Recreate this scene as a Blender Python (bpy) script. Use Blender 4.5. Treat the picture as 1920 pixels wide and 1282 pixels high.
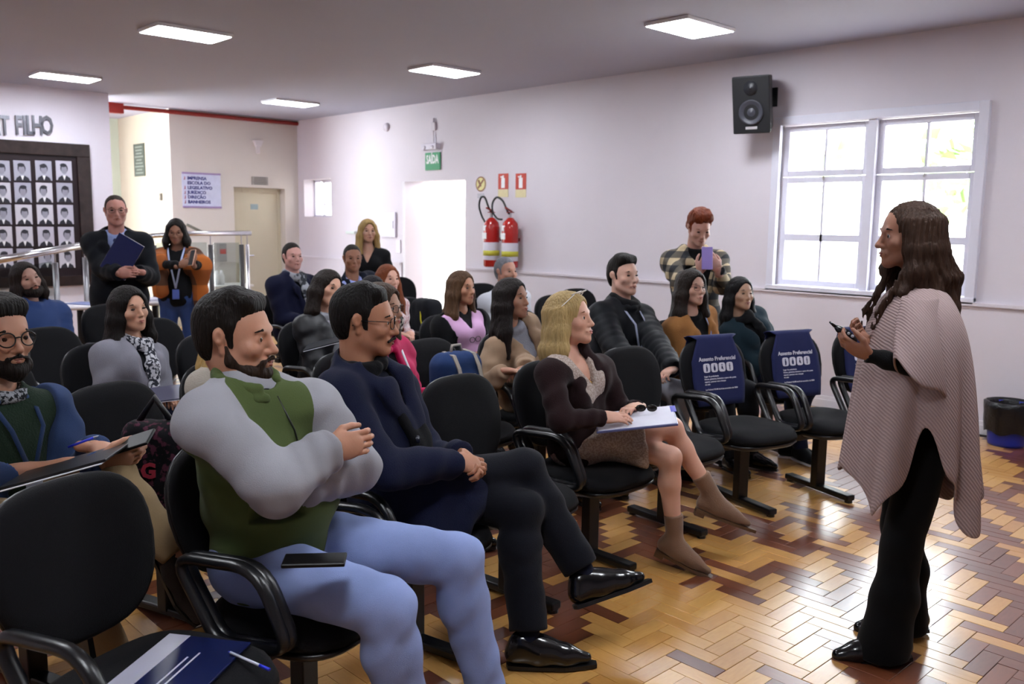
import bpy, bmesh, math, random
import numpy as np
from mathutils import Vector, Matrix
for o in list(bpy.data.objects): bpy.data.objects.remove(o)
SC = bpy.context.scene; COL = SC.collection
V = lambda *a: np.array(a, dtype=float)
# ------------------------------------------------------------------ camera
FPX = 1653.4; CAMH = 1.55
_y, _p, _r = 2.38081, -0.13597, 0.012093
CF = V(math.cos(_y)*math.cos(_p), math.sin(_y)*math.cos(_p), math.sin(_p))
_rt = V(math.sin(_y), -math.cos(_y), 0); _up = np.cross(_rt, CF)
CR = _rt*math.cos(_r)+_up*math.sin(_r); CU = -_rt*math.sin(_r)+_up*math.cos(_r)
CP = V(0, 0, CAMH)
cam = bpy.data.cameras.new('camera'); camo = bpy.data.objects.new('camera', cam); COL.objects.link(camo)
cam.sensor_fit = 'HORIZONTAL'; cam.sensor_width = 36; cam.lens = 36*FPX/1920; cam.clip_start = .05
camo.matrix_world = Matrix(((CR[0], CU[0], -CF[0], CP[0]), (CR[1], CU[1], -CF[1], CP[1]), (CR[2], CU[2], -CF[2], CP[2]), (0, 0, 0, 1)))
SC.camera = camo
cam.dof.use_dof = True; cam.dof.focus_distance = 3.0; cam.dof.aperture_fstop = 4.5
def ray(x, y): return CF+CR*(x-960)/FPX-CU*(y-641)/FPX
def at(x, y, d): return CP+ray(x, y)*d          # a point d metres in front of the lens
def atz(x, y, z): r = ray(x, y); return CP+r*(z-CAMH)/r[2]
def aty(x, y, Y): r = ray(x, y); return CP+r*Y/r[1]
def atx(x, y, X): r = ray(x, y); return CP+r*X/r[0]
# ------------------------------------------------------------------ light and exposure
SC.view_settings.view_transform = 'Standard'; SC.view_settings.look = 'None'
SC.view_settings.gamma = 1.0; SC.view_settings.exposure = 0.52; SC.view_settings.use_curve_mapping = False
LAMP_STRENGTH = 34.0
SKY_STRENGTH = 16.0
w = bpy.data.worlds.new('World'); SC.world = w; w.use_nodes = True
bg = w.node_tree.nodes['Background']; bg.inputs[0].default_value = (.90, .96, 1.0, 1); bg.inputs[1].default_value = SKY_STRENGTH
# ------------------------------------------------------------------ room sizes (metres)
YW = 7.11; XB = -12.3; CH = 3.03; XP = -11.4; XE = 3.2; YN = -2.6
WX0, WX1, WZ0, WZ1 = -4.08, -2.47, 1.02, 2.40      # main window opening
DX0, DX1, DZ1 = -9.55, -8.33, 2.05                 # exit doorway
SX0, SX1, SZ0, SZ1 = -12.13, -11.37, 1.58, 2.14    # small window
for (x0, x1, z0, z1) in ((WX0, WX1, WZ0, WZ1), (DX0, DX1, .0, DZ1), (SX0, SX1, SZ0, SZ1)):
    L = bpy.data.lights.new('window_portal', 'AREA'); L.shape = 'RECTANGLE'; L.size = x1-x0; L.size_y = z1-z0; L.cycles.is_portal = True
    lo = bpy.data.objects.new('window_portal', L); COL.objects.link(lo)
    lo.location = ((x0+x1)/2, YW+.27, (z0+z1)/2); lo.rotation_euler = (-math.pi/2, 0, 0)
# ------------------------------------------------------------------ materials
_M = {}
def nd(t, k, **kw):
    n = t.nodes.new(k)
    for a, b in kw.items(): setattr(n, a, b)
    return n
def mat(name, col, rough=.6, var=.12, vs=14, bump=0, bs=220, metal=0, coat=0, sheen=0, stretch=(1, 1, 1), spec=.4, emit=0, crease=0):
    if name in _M: return _M[name]
    m = bpy.data.materials.new(name); m.use_nodes = True; t = m.node_tree; b = t.nodes['Principled BSDF']; lk = t.links.new
    b.inputs['Roughness'].default_value = rough; b.inputs['Metallic'].default_value = metal
    b.inputs['Coat Weight'].default_value = coat; b.inputs['Sheen Weight'].default_value = sheen; b.inputs['Specular IOR Level'].default_value = spec
    tc = nd(t, 'ShaderNodeTexCoord'); mp = nd(t, 'ShaderNodeMapping'); mp.inputs['Scale'].default_value = stretch; lk(tc.outputs['Object'], mp.inputs[0])
    n = nd(t, 'ShaderNodeTexNoise'); n.inputs['Scale'].default_value = vs; n.inputs['Detail'].default_value = 4; lk(mp.outputs[0], n.inputs['Vector'])
    mx = nd(t, 'ShaderNodeMix', data_type='RGBA'); c = V(*col[:3])
    mx.inputs[6].default_value = (*(c*(1-var)), 1); mx.inputs[7].default_value = (*np.minimum(c*(1+var), 1), 1)
    lk(n.outputs[0], mx.inputs[0]); lk(mx.outputs[2], b.inputs['Base Color'])
    if bump:
        cz = None
        if crease:
            n3 = nd(t, 'ShaderNodeTexNoise'); n3.noise_type = 'RIDGED_MULTIFRACTAL'; n3.inputs['Scale'].default_value = 3.2; n3.inputs['Detail'].default_value = 1.5; n3.inputs['Distortion'].default_value = 1.2; lk(mp.outputs[0], n3.inputs['Vector'])
            cz = nd(t, 'ShaderNodeBump'); cz.inputs['Strength'].default_value = crease; cz.inputs['Distance'].default_value = .03; lk(n3.outputs[0], cz.inputs['Height'])
        n2 = nd(t, 'ShaderNodeTexNoise'); n2.inputs['Scale'].default_value = bs; n2.inputs['Detail'].default_value = 3; lk(mp.outputs[0], n2.inputs['Vector'])
        bp = nd(t, 'ShaderNodeBump'); bp.inputs['Strength'].default_value = bump; bp.inputs['Distance'].default_value = .01
        lk(n2.outputs[0], bp.inputs['Height']); lk(bp.outputs[0], b.inputs['Normal'])
        if cz: lk(cz.outputs[0], bp.inputs['Normal'])
    if emit:
        b.inputs['Emission Color'].default_value = (*col[:3], 1); b.inputs['Emission Strength'].default_value = emit
    m.diffuse_color = (*col[:3], 1)
    _M[name] = m; return m
def hexc(h):
    v = [int(h[i:i+2], 16)/255 for i in (0, 2, 4)]
    return [x/12.92 if x <= .04045 else ((x+.055)/1.055)**2.4 for x in v]
def fabric(h, rough=.9, var=.15, bump=.25, bs=260, vs=9, crease=.16): return mat('fabric_'+h+str(bs), hexc(h), rough, var, vs, bump, bs, sheen=.05, spec=.12, crease=crease)
def skin(h='b98a72'):
    m = mat('skin_'+h, hexc(h), .5, .06, 25, .05, 160, spec=.35); b = m.node_tree.nodes['Principled BSDF']
    b.inputs['Subsurface Weight'].default_value = .18; b.inputs['Subsurface Radius'].default_value = (1, .4, .25); b.inputs['Subsurface Scale'].default_value = .008; return m
def hairm(h): return mat('hair_'+h, hexc(h), .55, .45, 60, .8, 130, stretch=(1, 1, .09), spec=.16)
def plastic(h, r=.4): return mat('plastic_'+h+str(r), hexc(h), r, .05, 20)
def chrome(): return mat('brushed_steel', (.72, .72, .74), .25, .06, 30, metal=1)
def wave_mat(name, c1, c2, axis, scale, rough=.85, bump=.5, dist=.0, colamt=1):
    if name in _M: return _M[name]
    m = bpy.data.materials.new(name); m.use_nodes = True; t = m.node_tree; b = t.nodes['Principled BSDF']; lk = t.links.new
    b.inputs['Roughness'].default_value = rough; b.inputs['Specular IOR Level'].default_value = .2
    tc = nd(t, 'ShaderNodeTexCoord'); wv = nd(t, 'ShaderNodeTexWave', bands_direction=axis); wv.inputs['Scale'].default_value = scale; wv.inputs['Distortion'].default_value = dist
    lk(tc.outputs['Object'], wv.inputs[0]); mx = nd(t, 'ShaderNodeMix', data_type='RGBA'); mx.inputs[6].default_value = (*c1, 1); mx.inputs[7].default_value = (*c2, 1)
    lk(wv.outputs['Fac'], mx.inputs[0]); lk(mx.outputs[2], b.inputs['Base Color'])
    bp = nd(t, 'ShaderNodeBump'); bp.inputs['Strength'].default_value = bump; bp.inputs['Distance'].default_value = .01; lk(wv.outputs['Fac'], bp.inputs['Height']); lk(bp.outputs[0], b.inputs['Normal'])
    _M[name] = m; return m
def plaid_mat(name, cols, scale):
    m = bpy.data.materials.new(name); m.use_nodes = True; t = m.node_tree; b = t.nodes['Principled BSDF']; lk = t.links.new
    b.inputs['Roughness'].default_value = .95; tc = nd(t, 'ShaderNodeTexCoord'); fs = []
    for ax in ('X', 'Z'):
        wv = nd(t, 'ShaderNodeTexWave', bands_direction=ax); wv.inputs['Scale'].default_value = scale; lk(tc.outputs['Object'], wv.inputs[0])
        r = nd(t, 'ShaderNodeValToRGB'); r.color_ramp.interpolation = 'CONSTANT'; r.color_ramp.elements[0].color = (0, 0, 0, 1); r.color_ramp.elements[1].position = .5; r.color_ramp.elements[1].color = (.5, .5, .5, 1)
        lk(wv.outputs['Fac'], r.inputs[0]); fs.append(r)
    ad = nd(t, 'ShaderNodeMath', operation='ADD'); lk(fs[0].outputs[0], ad.inputs[0]); lk(fs[1].outputs[0], ad.inputs[1])
    r = nd(t, 'ShaderNodeValToRGB'); e = r.color_ramp.elements; e[0].color = (*cols[0], 1); e[1].color = (*cols[2], 1); e[1].position = .85; q = e.new(.3); q.color = (*cols[1], 1); r.color_ramp.interpolation = 'CONSTANT'
    lk(ad.outputs[0], r.inputs[0]); lk(r.outputs[0], b.inputs['Base Color']); return m
def speckle_mat(name, c1, c2, scale, thr=.5, rough=.9):
    if name in _M: return _M[name]
    m = bpy.data.materials.new(name); m.use_nodes = True; t = m.node_tree; b = t.nodes['Principled BSDF']; lk = t.links.new
    b.inputs['Roughness'].default_value = rough; b.inputs['Specular IOR Level'].default_value = .2; tc = nd(t, 'ShaderNodeTexCoord'); n = nd(t, 'ShaderNodeTexNoise'); n.inputs['Scale'].default_value = scale; n.inputs['Detail'].default_value = 2
    lk(tc.outputs['Object'], n.inputs['Vector']); r = nd(t, 'ShaderNodeValToRGB'); e = r.color_ramp.elements; e[0].position = thr-.04; e[1].position = thr+.04; e[0].color = (*c1, 1); e[1].color = (*c2, 1)
    lk(n.outputs[0], r.inputs[0]); lk(r.outputs[0], b.inputs['Base Color'])
    bp = nd(t, 'ShaderNodeBump'); bp.inputs['Strength'].default_value = .25; bp.inputs['Distance'].default_value = .004; lk(n.outputs[0], bp.inputs['Height']); lk(bp.outputs[0], b.inputs['Normal'])
    _M[name] = m; return m
def glass_mat(name, tint=(1, 1, 1), refl=.08):
    if name in _M: return _M[name]
    m = bpy.data.materials.new(name); m.use_nodes = True; t = m.node_tree; lk = t.links.new
    for n in list(t.nodes): t.nodes.remove(n)
    o = nd(t, 'ShaderNodeOutputMaterial'); tr = nd(t, 'ShaderNodeBsdfTransparent'); tr.inputs[0].default_value = (*tint, 1); gl = nd(t, 'ShaderNodeBsdfGlossy'); gl.inputs['Roughness'].default_value = .03
    mx = nd(t, 'ShaderNodeMixShader'); mx.inputs[0].default_value = refl; lk(tr.outputs[0], mx.inputs[1]); lk(gl.outputs[0], mx.inputs[2]); lk(mx.outputs[0], o.inputs[0])
    _M[name] = m; return m
# ------------------------------------------------------------------ object helpers
def link(name, me, m=None, parent=None, label=None, cat=None, group=None, kind=None, smooth=False):
    o = bpy.data.objects.new(name, me); COL.objects.link(o)
    if m is not None:
        for q in (m if isinstance(m, (list, tuple)) else [m]): me.materials.append(q)
    if parent is not None: o.parent = parent
    if smooth: me.polygons.foreach_set('use_smooth', [True]*len(me.polygons))
    return tag(o, label, cat, group, kind)
def tag(o, label=None, cat=None, group=None, kind=None):
    for k, v in (('label', label), ('category', cat), ('group', group), ('kind', kind)):
        if v: o[k] = v
    return o
def empty(name, loc, label=None, cat=None, group=None, rz=0):
    o = bpy.data.objects.new(name, None); COL.objects.link(o); o.location = loc; o.rotation_euler = (0, 0, rz); o.empty_display_size = .1
    return tag(o, label, cat, group)
class MB:
    """collects polygons in plain lists"""
    def __init__(s): s.v = []; s.f = []; s.mi = []
    def add(s, vs, fs, mi=0):
        n = len(s.v); s.v += [tuple(map(float, q)) for q in vs]; s.f += [tuple(i+n for i in f) for f in fs]; s.mi += [mi]*len(fs); return s
    def box(s, lo, hi, mi=0):
        a, b = lo, hi
        vs = [(a[0], a[1], a[2]), (b[0], a[1], a[2]), (b[0], b[1], a[2]), (a[0], b[1], a[2]), (a[0], a[1], b[2]), (b[0], a[1], b[2]), (b[0], b[1], b[2]), (a[0], b[1], b[2])]
        return s.add(vs, [(0, 3, 2, 1), (4, 5, 6, 7), (0, 1, 5, 4), (1, 2, 6, 5), (2, 3, 7, 6), (3, 0, 4, 7)], mi)
    def obox(s, c, ax, h, mi=0):
        c = np.array(c); ax = np.array(ax); vs = []
        for k in (-1, 1):
            for (i, j) in ((-1, -1), (1, -1), (1, 1), (-1, 1)): vs.append(c+ax[0]*h[0]*i+ax[1]*h[1]*j+ax[2]*h[2]*k)
        fs = [(0, 3, 2, 1), (4, 5, 6, 7), (0, 1, 5, 4), (1, 2, 6, 5), (2, 3, 7, 6), (3, 0, 4, 7)]
        if np.linalg.det(ax) < 0: fs = [f[::-1] for f in fs]
        return s.add(vs, fs, mi)
    def tube(s, pts, r, n=8, closed=False, sec=None, mi=0, up=None):
        """sweep a circle (or section 'sec' in local (side, normal) units) along points"""
        P = [np.array(p, float) for p in pts]; m = len(P); rings = []
        prev = None
        for i in range(m):
            a = P[(i-1) % m] if (closed or i > 0) else P[i]; b = P[(i+1) % m] if (closed or i < m-1) else P[i]
            t = b-a; t /= np.linalg.norm(t)+1e-9
            ref = np.array(up, float) if up is not None else (prev if prev is not None else (V(0, 0, 1) if abs(t[2]) < .9 else V(1, 0, 0)))
            u = np.cross(ref, t) if (up is not None or prev is None) else prev-t*(prev@t)
            u /= np.linalg.norm(u)+1e-9; w_ = np.cross(t, u)
            if up is None: prev = u
            rr = r[i] if isinstance(r, (list, tuple)) else r
            if sec is None: rings.append([P[i]+rr*(math.cos(q)*u+math.sin(q)*w_) for q in np.linspace(0, 2*math.pi, n, endpoint=False)])
            else: rings.append([P[i]+x*u+y*w_ for x, y in sec])
        k = len(rings[0]); vs = [p for R in rings for p in R]; fs = []
        for i in range(m if closed else m-1):
            j = (i+1) % m
            for q in range(k): fs.append((i*k+q, i*k+(q+1) % k, j*k+(q+1) % k, j*k+q))
        if not closed: fs += [tuple(range(k))[::-1], tuple((m-1)*k+q for q in range(k))]
        return s.add(vs, fs, mi)
    def lathe(s, prof, n=24, c=(0, 0, 0), ax=None, mi=0):
        A = np.eye(3) if ax is None else np.array(ax); c = np.array(c, float); vs = []; fs = []
        for (r, z) in prof:
            for q in np.linspace(0, 2*math.pi, n, endpoint=False): vs.append(c+A[0]*r*math.cos(q)+A[1]*r*math.sin(q)+A[2]*z)
        for i in range(len(prof)-1):
            for q in range(n): fs.append((i*n+q, i*n+(q+1) % n, (i+1)*n+(q+1) % n, (i+1)*n+q))
        return s.add(vs, fs, mi)
    def sphere(s, c, r, n=10, m=7, ax=None, mi=0):
        rr = r if isinstance(r, (tuple, list)) else (r, r, r); A = np.eye(3) if ax is None else np.array(ax)
        vs = []; fs = []; c = np.array(c, float)
        for i in range(m+1):
            th = math.pi*i/m
            for q in range(n):
                ph = 2*math.pi*q/n; vs.append(c+A[0]*rr[0]*math.sin(th)*math.cos(ph)+A[1]*rr[1]*math.sin(th)*math.sin(ph)+A[2]*rr[2]*math.cos(th))
        for i in range(m):
            for q in range(n): fs.append((i*n+q, (i+1)*n+q, (i+1)*n+(q+1) % n, i*n+(q+1) % n))
        return s.add(vs, fs, mi)
    def prism(s, pts, ax, c, t, mi=0):
        """2D outline pts in plane (ax[0],ax[1]) at c, thickness t along ax[2]"""
        c = np.array(c, float); ax = np.array(ax, float); n = len(pts); vs = [c+ax[0]*x+ax[1]*y+ax[2]*k for k in (0, t) for x, y in pts]
        return s.add(vs, [tuple(range(n))[::-1], tuple(range(n, 2*n))]+[(i, (i+1) % n, n+(i+1) % n, n+i) for i in range(n)], mi)
    def mesh(s, name='mesh', off=(0, 0, 0)):
        me = bpy.data.meshes.new(name); o = np.array(off, float)
        me.from_pydata([tuple(np.array(v)-o) for v in s.v], [], s.f); me.polygons.foreach_set('material_index', s.mi); me.validate(); me.update(); return me
    def build(s, name, m, parent=None, off=(0, 0, 0), smooth=False, **kw):
        return link(name, s.mesh(name, off), m, parent, smooth=smooth, **kw)
def bevel(o, w=.004, seg=2):
    b = o.modifiers.new('bevel', 'BEVEL'); b.width = w; b.segments = seg; b.limit_method = 'ANGLE'; return o
def text_mesh(s, size, ax, c, depth=.002, align='CENTER', bold=0):
    """text as solid letters in plane ax[0] (reading), ax[1] (up), normal ax[2]"""
    cu = bpy.data.curves.new('txt', 'FONT'); cu.body = s; cu.size = size; cu.extrude = depth; cu.align_x = align; cu.align_y = 'CENTER'; cu.offset = bold; cu.resolution_u = 2
    o = bpy.data.objects.new('txt', cu); COL.objects.link(o); me = bpy.data.meshes.new_from_object(o.evaluated_get(bpy.context.evaluated_depsgraph_get()))
    bpy.data.objects.remove(o); ax = np.array(ax, float); M = Matrix([[*ax[:, i], c[i]] for i in range(3)]+[[0, 0, 0, 1]]); me.transform(M); return me
# ------------------------------------------------------------------ the setting
wallm = mat('wall_paint_blush', hexc('d3ccd4'), .62, .03, 3, .05, 300, spec=.3)
creamm = mat('wall_paint_cream', hexc('b5ad98'), .62, .03, 3, .05, 300, spec=.3)
ceilm = mat('ceiling_paint', hexc('aeb0c0'), .8, .02, 2)
trimm = mat('trim_paint_white', hexc('d8d4da'), .45, .04, 6)
winm = mat('window_paint_white', hexc('d6d5e2'), .4, .04, 6)
T = .3
def struct(name, mb, m, parent=None, label=None, smooth=False): return mb.build(name, m, parent, kind=None if parent else 'structure', label=label, smooth=smooth)
b = MB()
xs = [-14.5, SX0, SX1, DX0, DX1, WX0, WX1, XE]
def seg(x0, x1, z0, z1): b.box((x0, YW, z0), (x1, YW+T, z1))
seg(-14.5, SX0, 0, CH); seg(SX0, SX1, 0, SZ0); seg(SX0, SX1, SZ1, CH); seg(SX1, DX0, 0, CH); seg(DX0, DX1, DZ1, CH); seg(DX1, WX0, 0, CH); seg(WX0, WX1, 0, WZ0); seg(WX0, WX1, WZ1, CH); seg(WX1, XE, 0, CH)
struct('wall_right', b, wallm, label='pale blush painted side wall with the windows and the exit')
b = MB()
for x0, x1 in ((XB, DX0-.06), (DX1+.06, XE)):
    b.box((x0, YW-.03, 0), (x1, YW-.001, .96)); b.box((x0, YW-.05, .96), (x1, YW-.001, .985))
struct('trim_1', b, wallm, label='raised dado with a ledge along the side wall')
b = MB()
for x0, x1 in ((XB, DX0-.06), (DX1+.06, XE)): b.box((x0, YW-.055, 0), (x1, YW-.031, .07)); b.box((x0, YW-.046, .07), (x1, YW-.031, .1))
struct('baseboard_right', b, trimm)
BD0, BD1, BDZ = 6.05, 6.88, 2.0
YC = 5.13
b = MB(); b.box((XB-.25, YC, 0), (XB, BD0, CH)); b.box((XB-.25, BD1, 0), (XB, YW, CH)); b.box((XB-.25, BD0, BDZ), (XB, BD1, CH))
struct('wall_back', b, mat('wall_paint_peach', hexc('d3cbc3'), .62, .03, 3, .05, 300, spec=.3))
b = MB(); b.box((-14.2, YC, 0), (XB-.25, YC+.2, CH)); struct('wall_corridor', b, creamm)
b = MB(); b.box((-14.4, 3.2, 0), (-14.2, YC+.2, CH)); struct('wall_corridor_end', b, mat('pale_green_paint', hexc('b9c3ae'), .5, .03, 3))
b = MB(); b.box((XP-.2, YN, 0), (XP, 4.02, CH)); struct('wall_portraits', b, mat('wall_paint_lilac', hexc('e4deea'), .6, .03, 3))
b = MB(); b.box((-14.5, YN-.2, 0), (XE, YN, CH)); struct('wall_left', b, wallm)
b = MB(); b.box((XE, YN-.2, 0), (XE+.2, YW+T, CH)); struct('wall_front', b, wallm)
b = MB(); b.box((-14.5, YN-.2, CH), (XE+.2, YW+T, CH+.15)); struct('ceiling', b, ceilm)
b = MB(); b.box((-14.5, YN-.2, -.2), (XE+.2, YW+T, -.006)); floor = struct('floor', b, mat('dark_joint', hexc('2a1a10'), .6), label='glossy herringbone parquet in honey and dark brown wood')
# parquet -----------------------------------------------------------
def wood(name, c1, c2, ax):
    m = bpy.data.materials.new(name); m.use_nodes = True; t = m.node_tree; p = t.nodes['Principled BSDF']; lk = t.links.new
    p.inputs['Roughness'].default_value = .3; p.inputs['Coat Weight'].default_value = 1.0; p.inputs['Coat Roughness'].default_value = .23
    tc = nd(t, 'ShaderNodeTexCoord'); oi = nd(t, 'ShaderNodeObjectInfo'); geo = nd(t, 'ShaderNodeNewGeometry')
    mp = nd(t, 'ShaderNodeMapping'); mp.inputs['Scale'].default_value = (18, 90, 1) if ax == 0 else (90, 18, 1); lk(geo.outputs['Position'], mp.inputs[0])
    n = nd(t, 'ShaderNodeTexNoise'); n.inputs['Scale'].default_value = 1; n.inputs['Detail'].default_value = 5; lk(mp.outputs[0], n.inputs['Vector'])
    v = nd(t, 'ShaderNodeTexVoronoi'); v.inputs['Scale'].default_value = 6; lk(geo.outputs['Position'], v.inputs['Vector'])
    ad = nd(t, 'ShaderNodeMath', operation='ADD'); lk(n.outputs[0], ad.inputs[0]); at_ = nd(t, 'ShaderNodeAttribute', attribute_name='tone'); 
    sm = nd(t, 'ShaderNodeMath', operation='ADD'); lk(oi.outputs['Random'], sm.inputs[0]); lk(at_.outputs['Fac'], sm.inputs[1]); fr = nd(t, 'ShaderNodeMath', operation='FRACT'); lk(sm.outputs[0], fr.inputs[0])
    lk(fr.outputs[0], ad.inputs[1]); hf = nd(t, 'ShaderNodeMath', operation='MULTIPLY'); hf.inputs[1].default_value = .5; lk(ad.outputs[0], hf.inputs[0])
    mx = nd(t, 'ShaderNodeMix', data_type='RGBA'); mx.inputs[6].default_value = (*hexc(c1), 1); mx.inputs[7].default_value = (*hexc(c2), 1); lk(hf.outputs[0], mx.inputs[0]); lk(mx.outputs[2], p.inputs['Base Color'])
    bp = nd(t, 'ShaderNodeBump'); bp.inputs['Strength'].default_value = .06; bp.inputs['Distance'].default_value = .003; n2 = nd(t, 'ShaderNodeTexNoise'); n2.inputs['Scale'].default_value = 9; lk(geo.outputs['Position'], n2.inputs['Vector'])
    lk(n2.outputs[0], bp.inputs['Height']); lk(bp.outputs[0], p.inputs['Normal']); lk(bp.outputs[0], p.inputs['Coat Normal'])
    return m
PM = {(0, d): wood('parquet_%s_x' % ('dark' if d else 'honey'), *(('50281a', '82482c') if d else ('ae7634', 'dcac62')), 0) for d in (0, 1)}
PM.update({(1, d): wood('parquet_%s_y' % ('dark' if d else 'honey'), *(('50281a', '82482c') if d else ('ae7634', 'dcac62')), 1) for d in (0, 1)})
PWID, PLEN, GAP = .07, .21, .0009
def plank_mesh(ax, dark):
    me = MB(); h = (PLEN/2-GAP, PWID/2-GAP) if ax == 0 else (PWID/2-GAP, PLEN/2-GAP); bv = .0012
    vs = [(-h[0], -h[1], -.008), (h[0], -h[1], -.008), (h[0], h[1], -.008), (-h[0], h[1], -.008), (-h[0], -h[1], -bv), (h[0], -h[1], -bv), (h[0], h[1], -bv), (-h[0], h[1], -bv),
          (-h[0]+bv, -h[1]+bv, 0), (h[0]-bv, -h[1]+bv, 0), (h[0]-bv, h[1]-bv, 0), (-h[0]+bv, h[1]-bv, 0)]
    fs = [(8, 9, 10, 11)]+[(i, (i+1) % 4, 4+(i+1) % 4, 4+i) for i in range(4)]+[(4+i, 4+(i+1) % 4, 8+(i+1) % 4, 8+i) for i in range(4)]
    me.add(vs, fs); q = me.mesh('plank'); q.materials.append(PM[(ax, dark)]); return q
PMESH = {k: plank_mesh(*k) for k in PM}
random.seed(5)
planks = []
bands = {}
X00, Y00 = -1.93-.07*200, 2.84+.07*200
for m_ in range(-60, 62):
    run = 0; cur = [0, 0]
    for k in range(0, 420):
        vx = -1.93+PWID*((k-200)+3*m_); vy = 2.84+PWID*(-(k-200)+3*m_)
        if run <= 0: run = random.choice([3, 3, 4, 5, 6, 7]); cur = [random.random() < .45, random.random() < .42]
        run -= 1
        for ax in (1, 0):
            if ax == 1: cx, cy = vx+PWID/2, vy+PLEN/2
            else: cx, cy = vx+PWID+PLEN/2, vy+PWID*2.5
            if -13.9 < cx < XE-.1 and YN+.1 < cy < YW-.06:
                d = cur[1-ax] if random.random() > .12 else not cur[1-ax]
                planks.append((cx, cy, ax, int(d)))
def proj(P):
    d = np.array(P)-CP; z = d@CF
    return (960+FPX*(d@CR)/z, 641-FPX*(d@CU)/z, z) if z > .2 else (-9999, 0, -1)
vis = []
rest = []
for pl in planks:
    x, y, z = proj((pl[0], pl[1], 0))
    inv = 1180 < x < 1900 and 830 < y < 1275 and not (1640 < x < 1750 and y < 1200)
    (vis if inv else rest).append((z, pl))
vis.sort(key=lambda q: q[0]); rest += vis[300:]; vis = vis[:300]
for z, (cx, cy, ax, d) in vis:
    o = bpy.data.objects.new('plank', PMESH[(ax, d)]); COL.objects.link(o); o.location = (cx, cy, random.uniform(-.0006, .0004)); o.parent = floor
b = MB(); tones = []
mis = {k: i for i, k in enumerate(PM)}
for z, (cx, cy, ax, d) in rest:
    h = (PLEN/2-GAP, PWID/2-GAP) if ax == 0 else (PWID/2-GAP, PLEN/2-GAP)
    zz = random.uniform(-.0006, .0004)
    vs = [(cx-h[0], cy-h[1], zz), (cx+h[0], cy-h[1], zz), (cx+h[0], cy+h[1], zz), (cx-h[0], cy+h[1], zz)]+[(cx-h[0], cy-h[1], -.007), (cx+h[0], cy-h[1], -.007), (cx+h[0], cy+h[1], -.007), (cx-h[0], cy+h[1], -.007)]
    b.add(vs, [(0, 1, 2, 3)]+[(4+i, 4+(i+1) % 4, (i+1) % 4, i) for i in range(4)], mis[(ax, d)]); tones += [random.random()]*5
fo = b.build('plank_field', [PM[k] for k in PM], floor); fo['kind'] = 'stuff'
at_ = fo.data.attributes.new('tone', 'FLOAT', 'FACE'); at_.data.foreach_set('value', tones)
# main window ---------------------------------------------------------
win = empty('window_1', ((WX0+WX1)/2, YW, WZ0), 'white wooden double window with twelve panes beside the speaker'); win['kind'] = 'structure'
wl = np.array(win.location)
def wpart(name, boxes, m, parent=win, off=wl, bv=.004):
    q = MB()
    for bb in boxes: q.box(*bb)
    o = q.build(name, m, parent, off=off)
    if bv: bevel(o, bv)
    return o
c = .07
wpart('casing', [((WX0-c, YW-.045, WZ0-.03), (WX0, YW+.02, WZ1+c)), ((WX1, YW-.045, WZ0-.03), (WX1+c, YW+.02, WZ1+c)), ((WX0, YW-.045, WZ1), (WX1, YW+.02, WZ1+c)), ((WX0-c, YW-.05, WZ0-.05), (WX1+c, YW+.02, WZ0))], winm)
wm = (WX0+WX1)/2
wpart('mullion', [((wm-.035, YW-.02, WZ0), (wm+.035, YW+.12, WZ1))], winm)
gl = glass_mat('window_glass')
H3 = [WZ0, WZ0+.42, WZ0+.94, WZ1]
for x0, x1 in ((WX0+.005, wm-.035), (wm+.035, WX1-.005)):
    for r in range(2):
        z0, z1 = (H3[0]+.004, H3[2]-.003) if r == 0 else (H3[2]+.003, H3[3]-.006); yy = YW+.03
        st = .05; bx_ = [((x0, yy, z0), (x0+st, yy+.04, z1)), ((x1-st, yy, z0), (x1, yy+.04, z1)), ((x0+st, yy, z0), (x1-st, yy+.04, z0+st)), ((x0+st, yy, z1-st), (x1-st, yy+.04, z1))]
        sash = wpart('sash', bx_, winm); xm = (x0+x1)/2
        zc = [(z0+st, z1-st)]
        bars = [((xm-.012, yy+.005, z0+st), (xm+.012, yy+.035, z1-st))]
        if r == 0:
            bars.append(((x0+st, yy+.005, H3[1]-.03), (x1-st, yy+.035, H3[1]+.03))); zc = [(z0+st, H3[1]-.03), (H3[1]+.03, z1-st)]
        wpart('muntin', bars, winm, sash, bv=.002)
        for a0, a1 in zc:
            for q0, q1 in ((x0+st, xm-.012), (xm+.012, x1-st)): wpart('pane', [((q0, yy+.018, a0), (q1, yy+.022, a1))], gl, sash, bv=0)
    h = MB().tube([((x0+x1)/2, YW+.025, H3[2]), ((x0+x1)/2, YW+.01, H3[2]-.03)], .006); h.build('latch', plastic('8f8a88'), win, off=wl)
# small window ---------------------------------------------------------
w2 = empty('window_2', ((SX0+SX1)/2, YW+.12, SZ0), 'small deep-set louvred window near the far corner'); w2['kind'] = 'structure'; o2 = np.array(w2.location)
wpart('frame', [((SX0, YW+.18, SZ0), (SX0+.03, YW+.22, SZ1)), ((SX1-.03, YW+.18, SZ0), (SX1, YW+.22, SZ1)), ((SX0, YW+.18, SZ0), (SX1, YW+.22, SZ0+.03)), ((SX0, YW+.18, SZ1-.03), (SX1, YW+.22, SZ1)), ((SX0+.24, YW+.18, SZ0), (SX0+.27, YW+.22, SZ1))], winm, w2, o2, .002)
for k in range(3):
    z0 = SZ0+.03+k*(SZ1-SZ0-.06)/3; z1 = z0+(SZ1-SZ0-.06)/3
    wpart('glazing_bar', [((SX0+.27, YW+.185, z1-.012), (SX1-.03, YW+.215, z1))], winm, w2, o2, 0)
    wpart('pane', [((SX0+.27, YW+.198, z0), (SX1-.03, YW+.202, z1-.012))], gl, w2, o2, 0)
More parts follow.
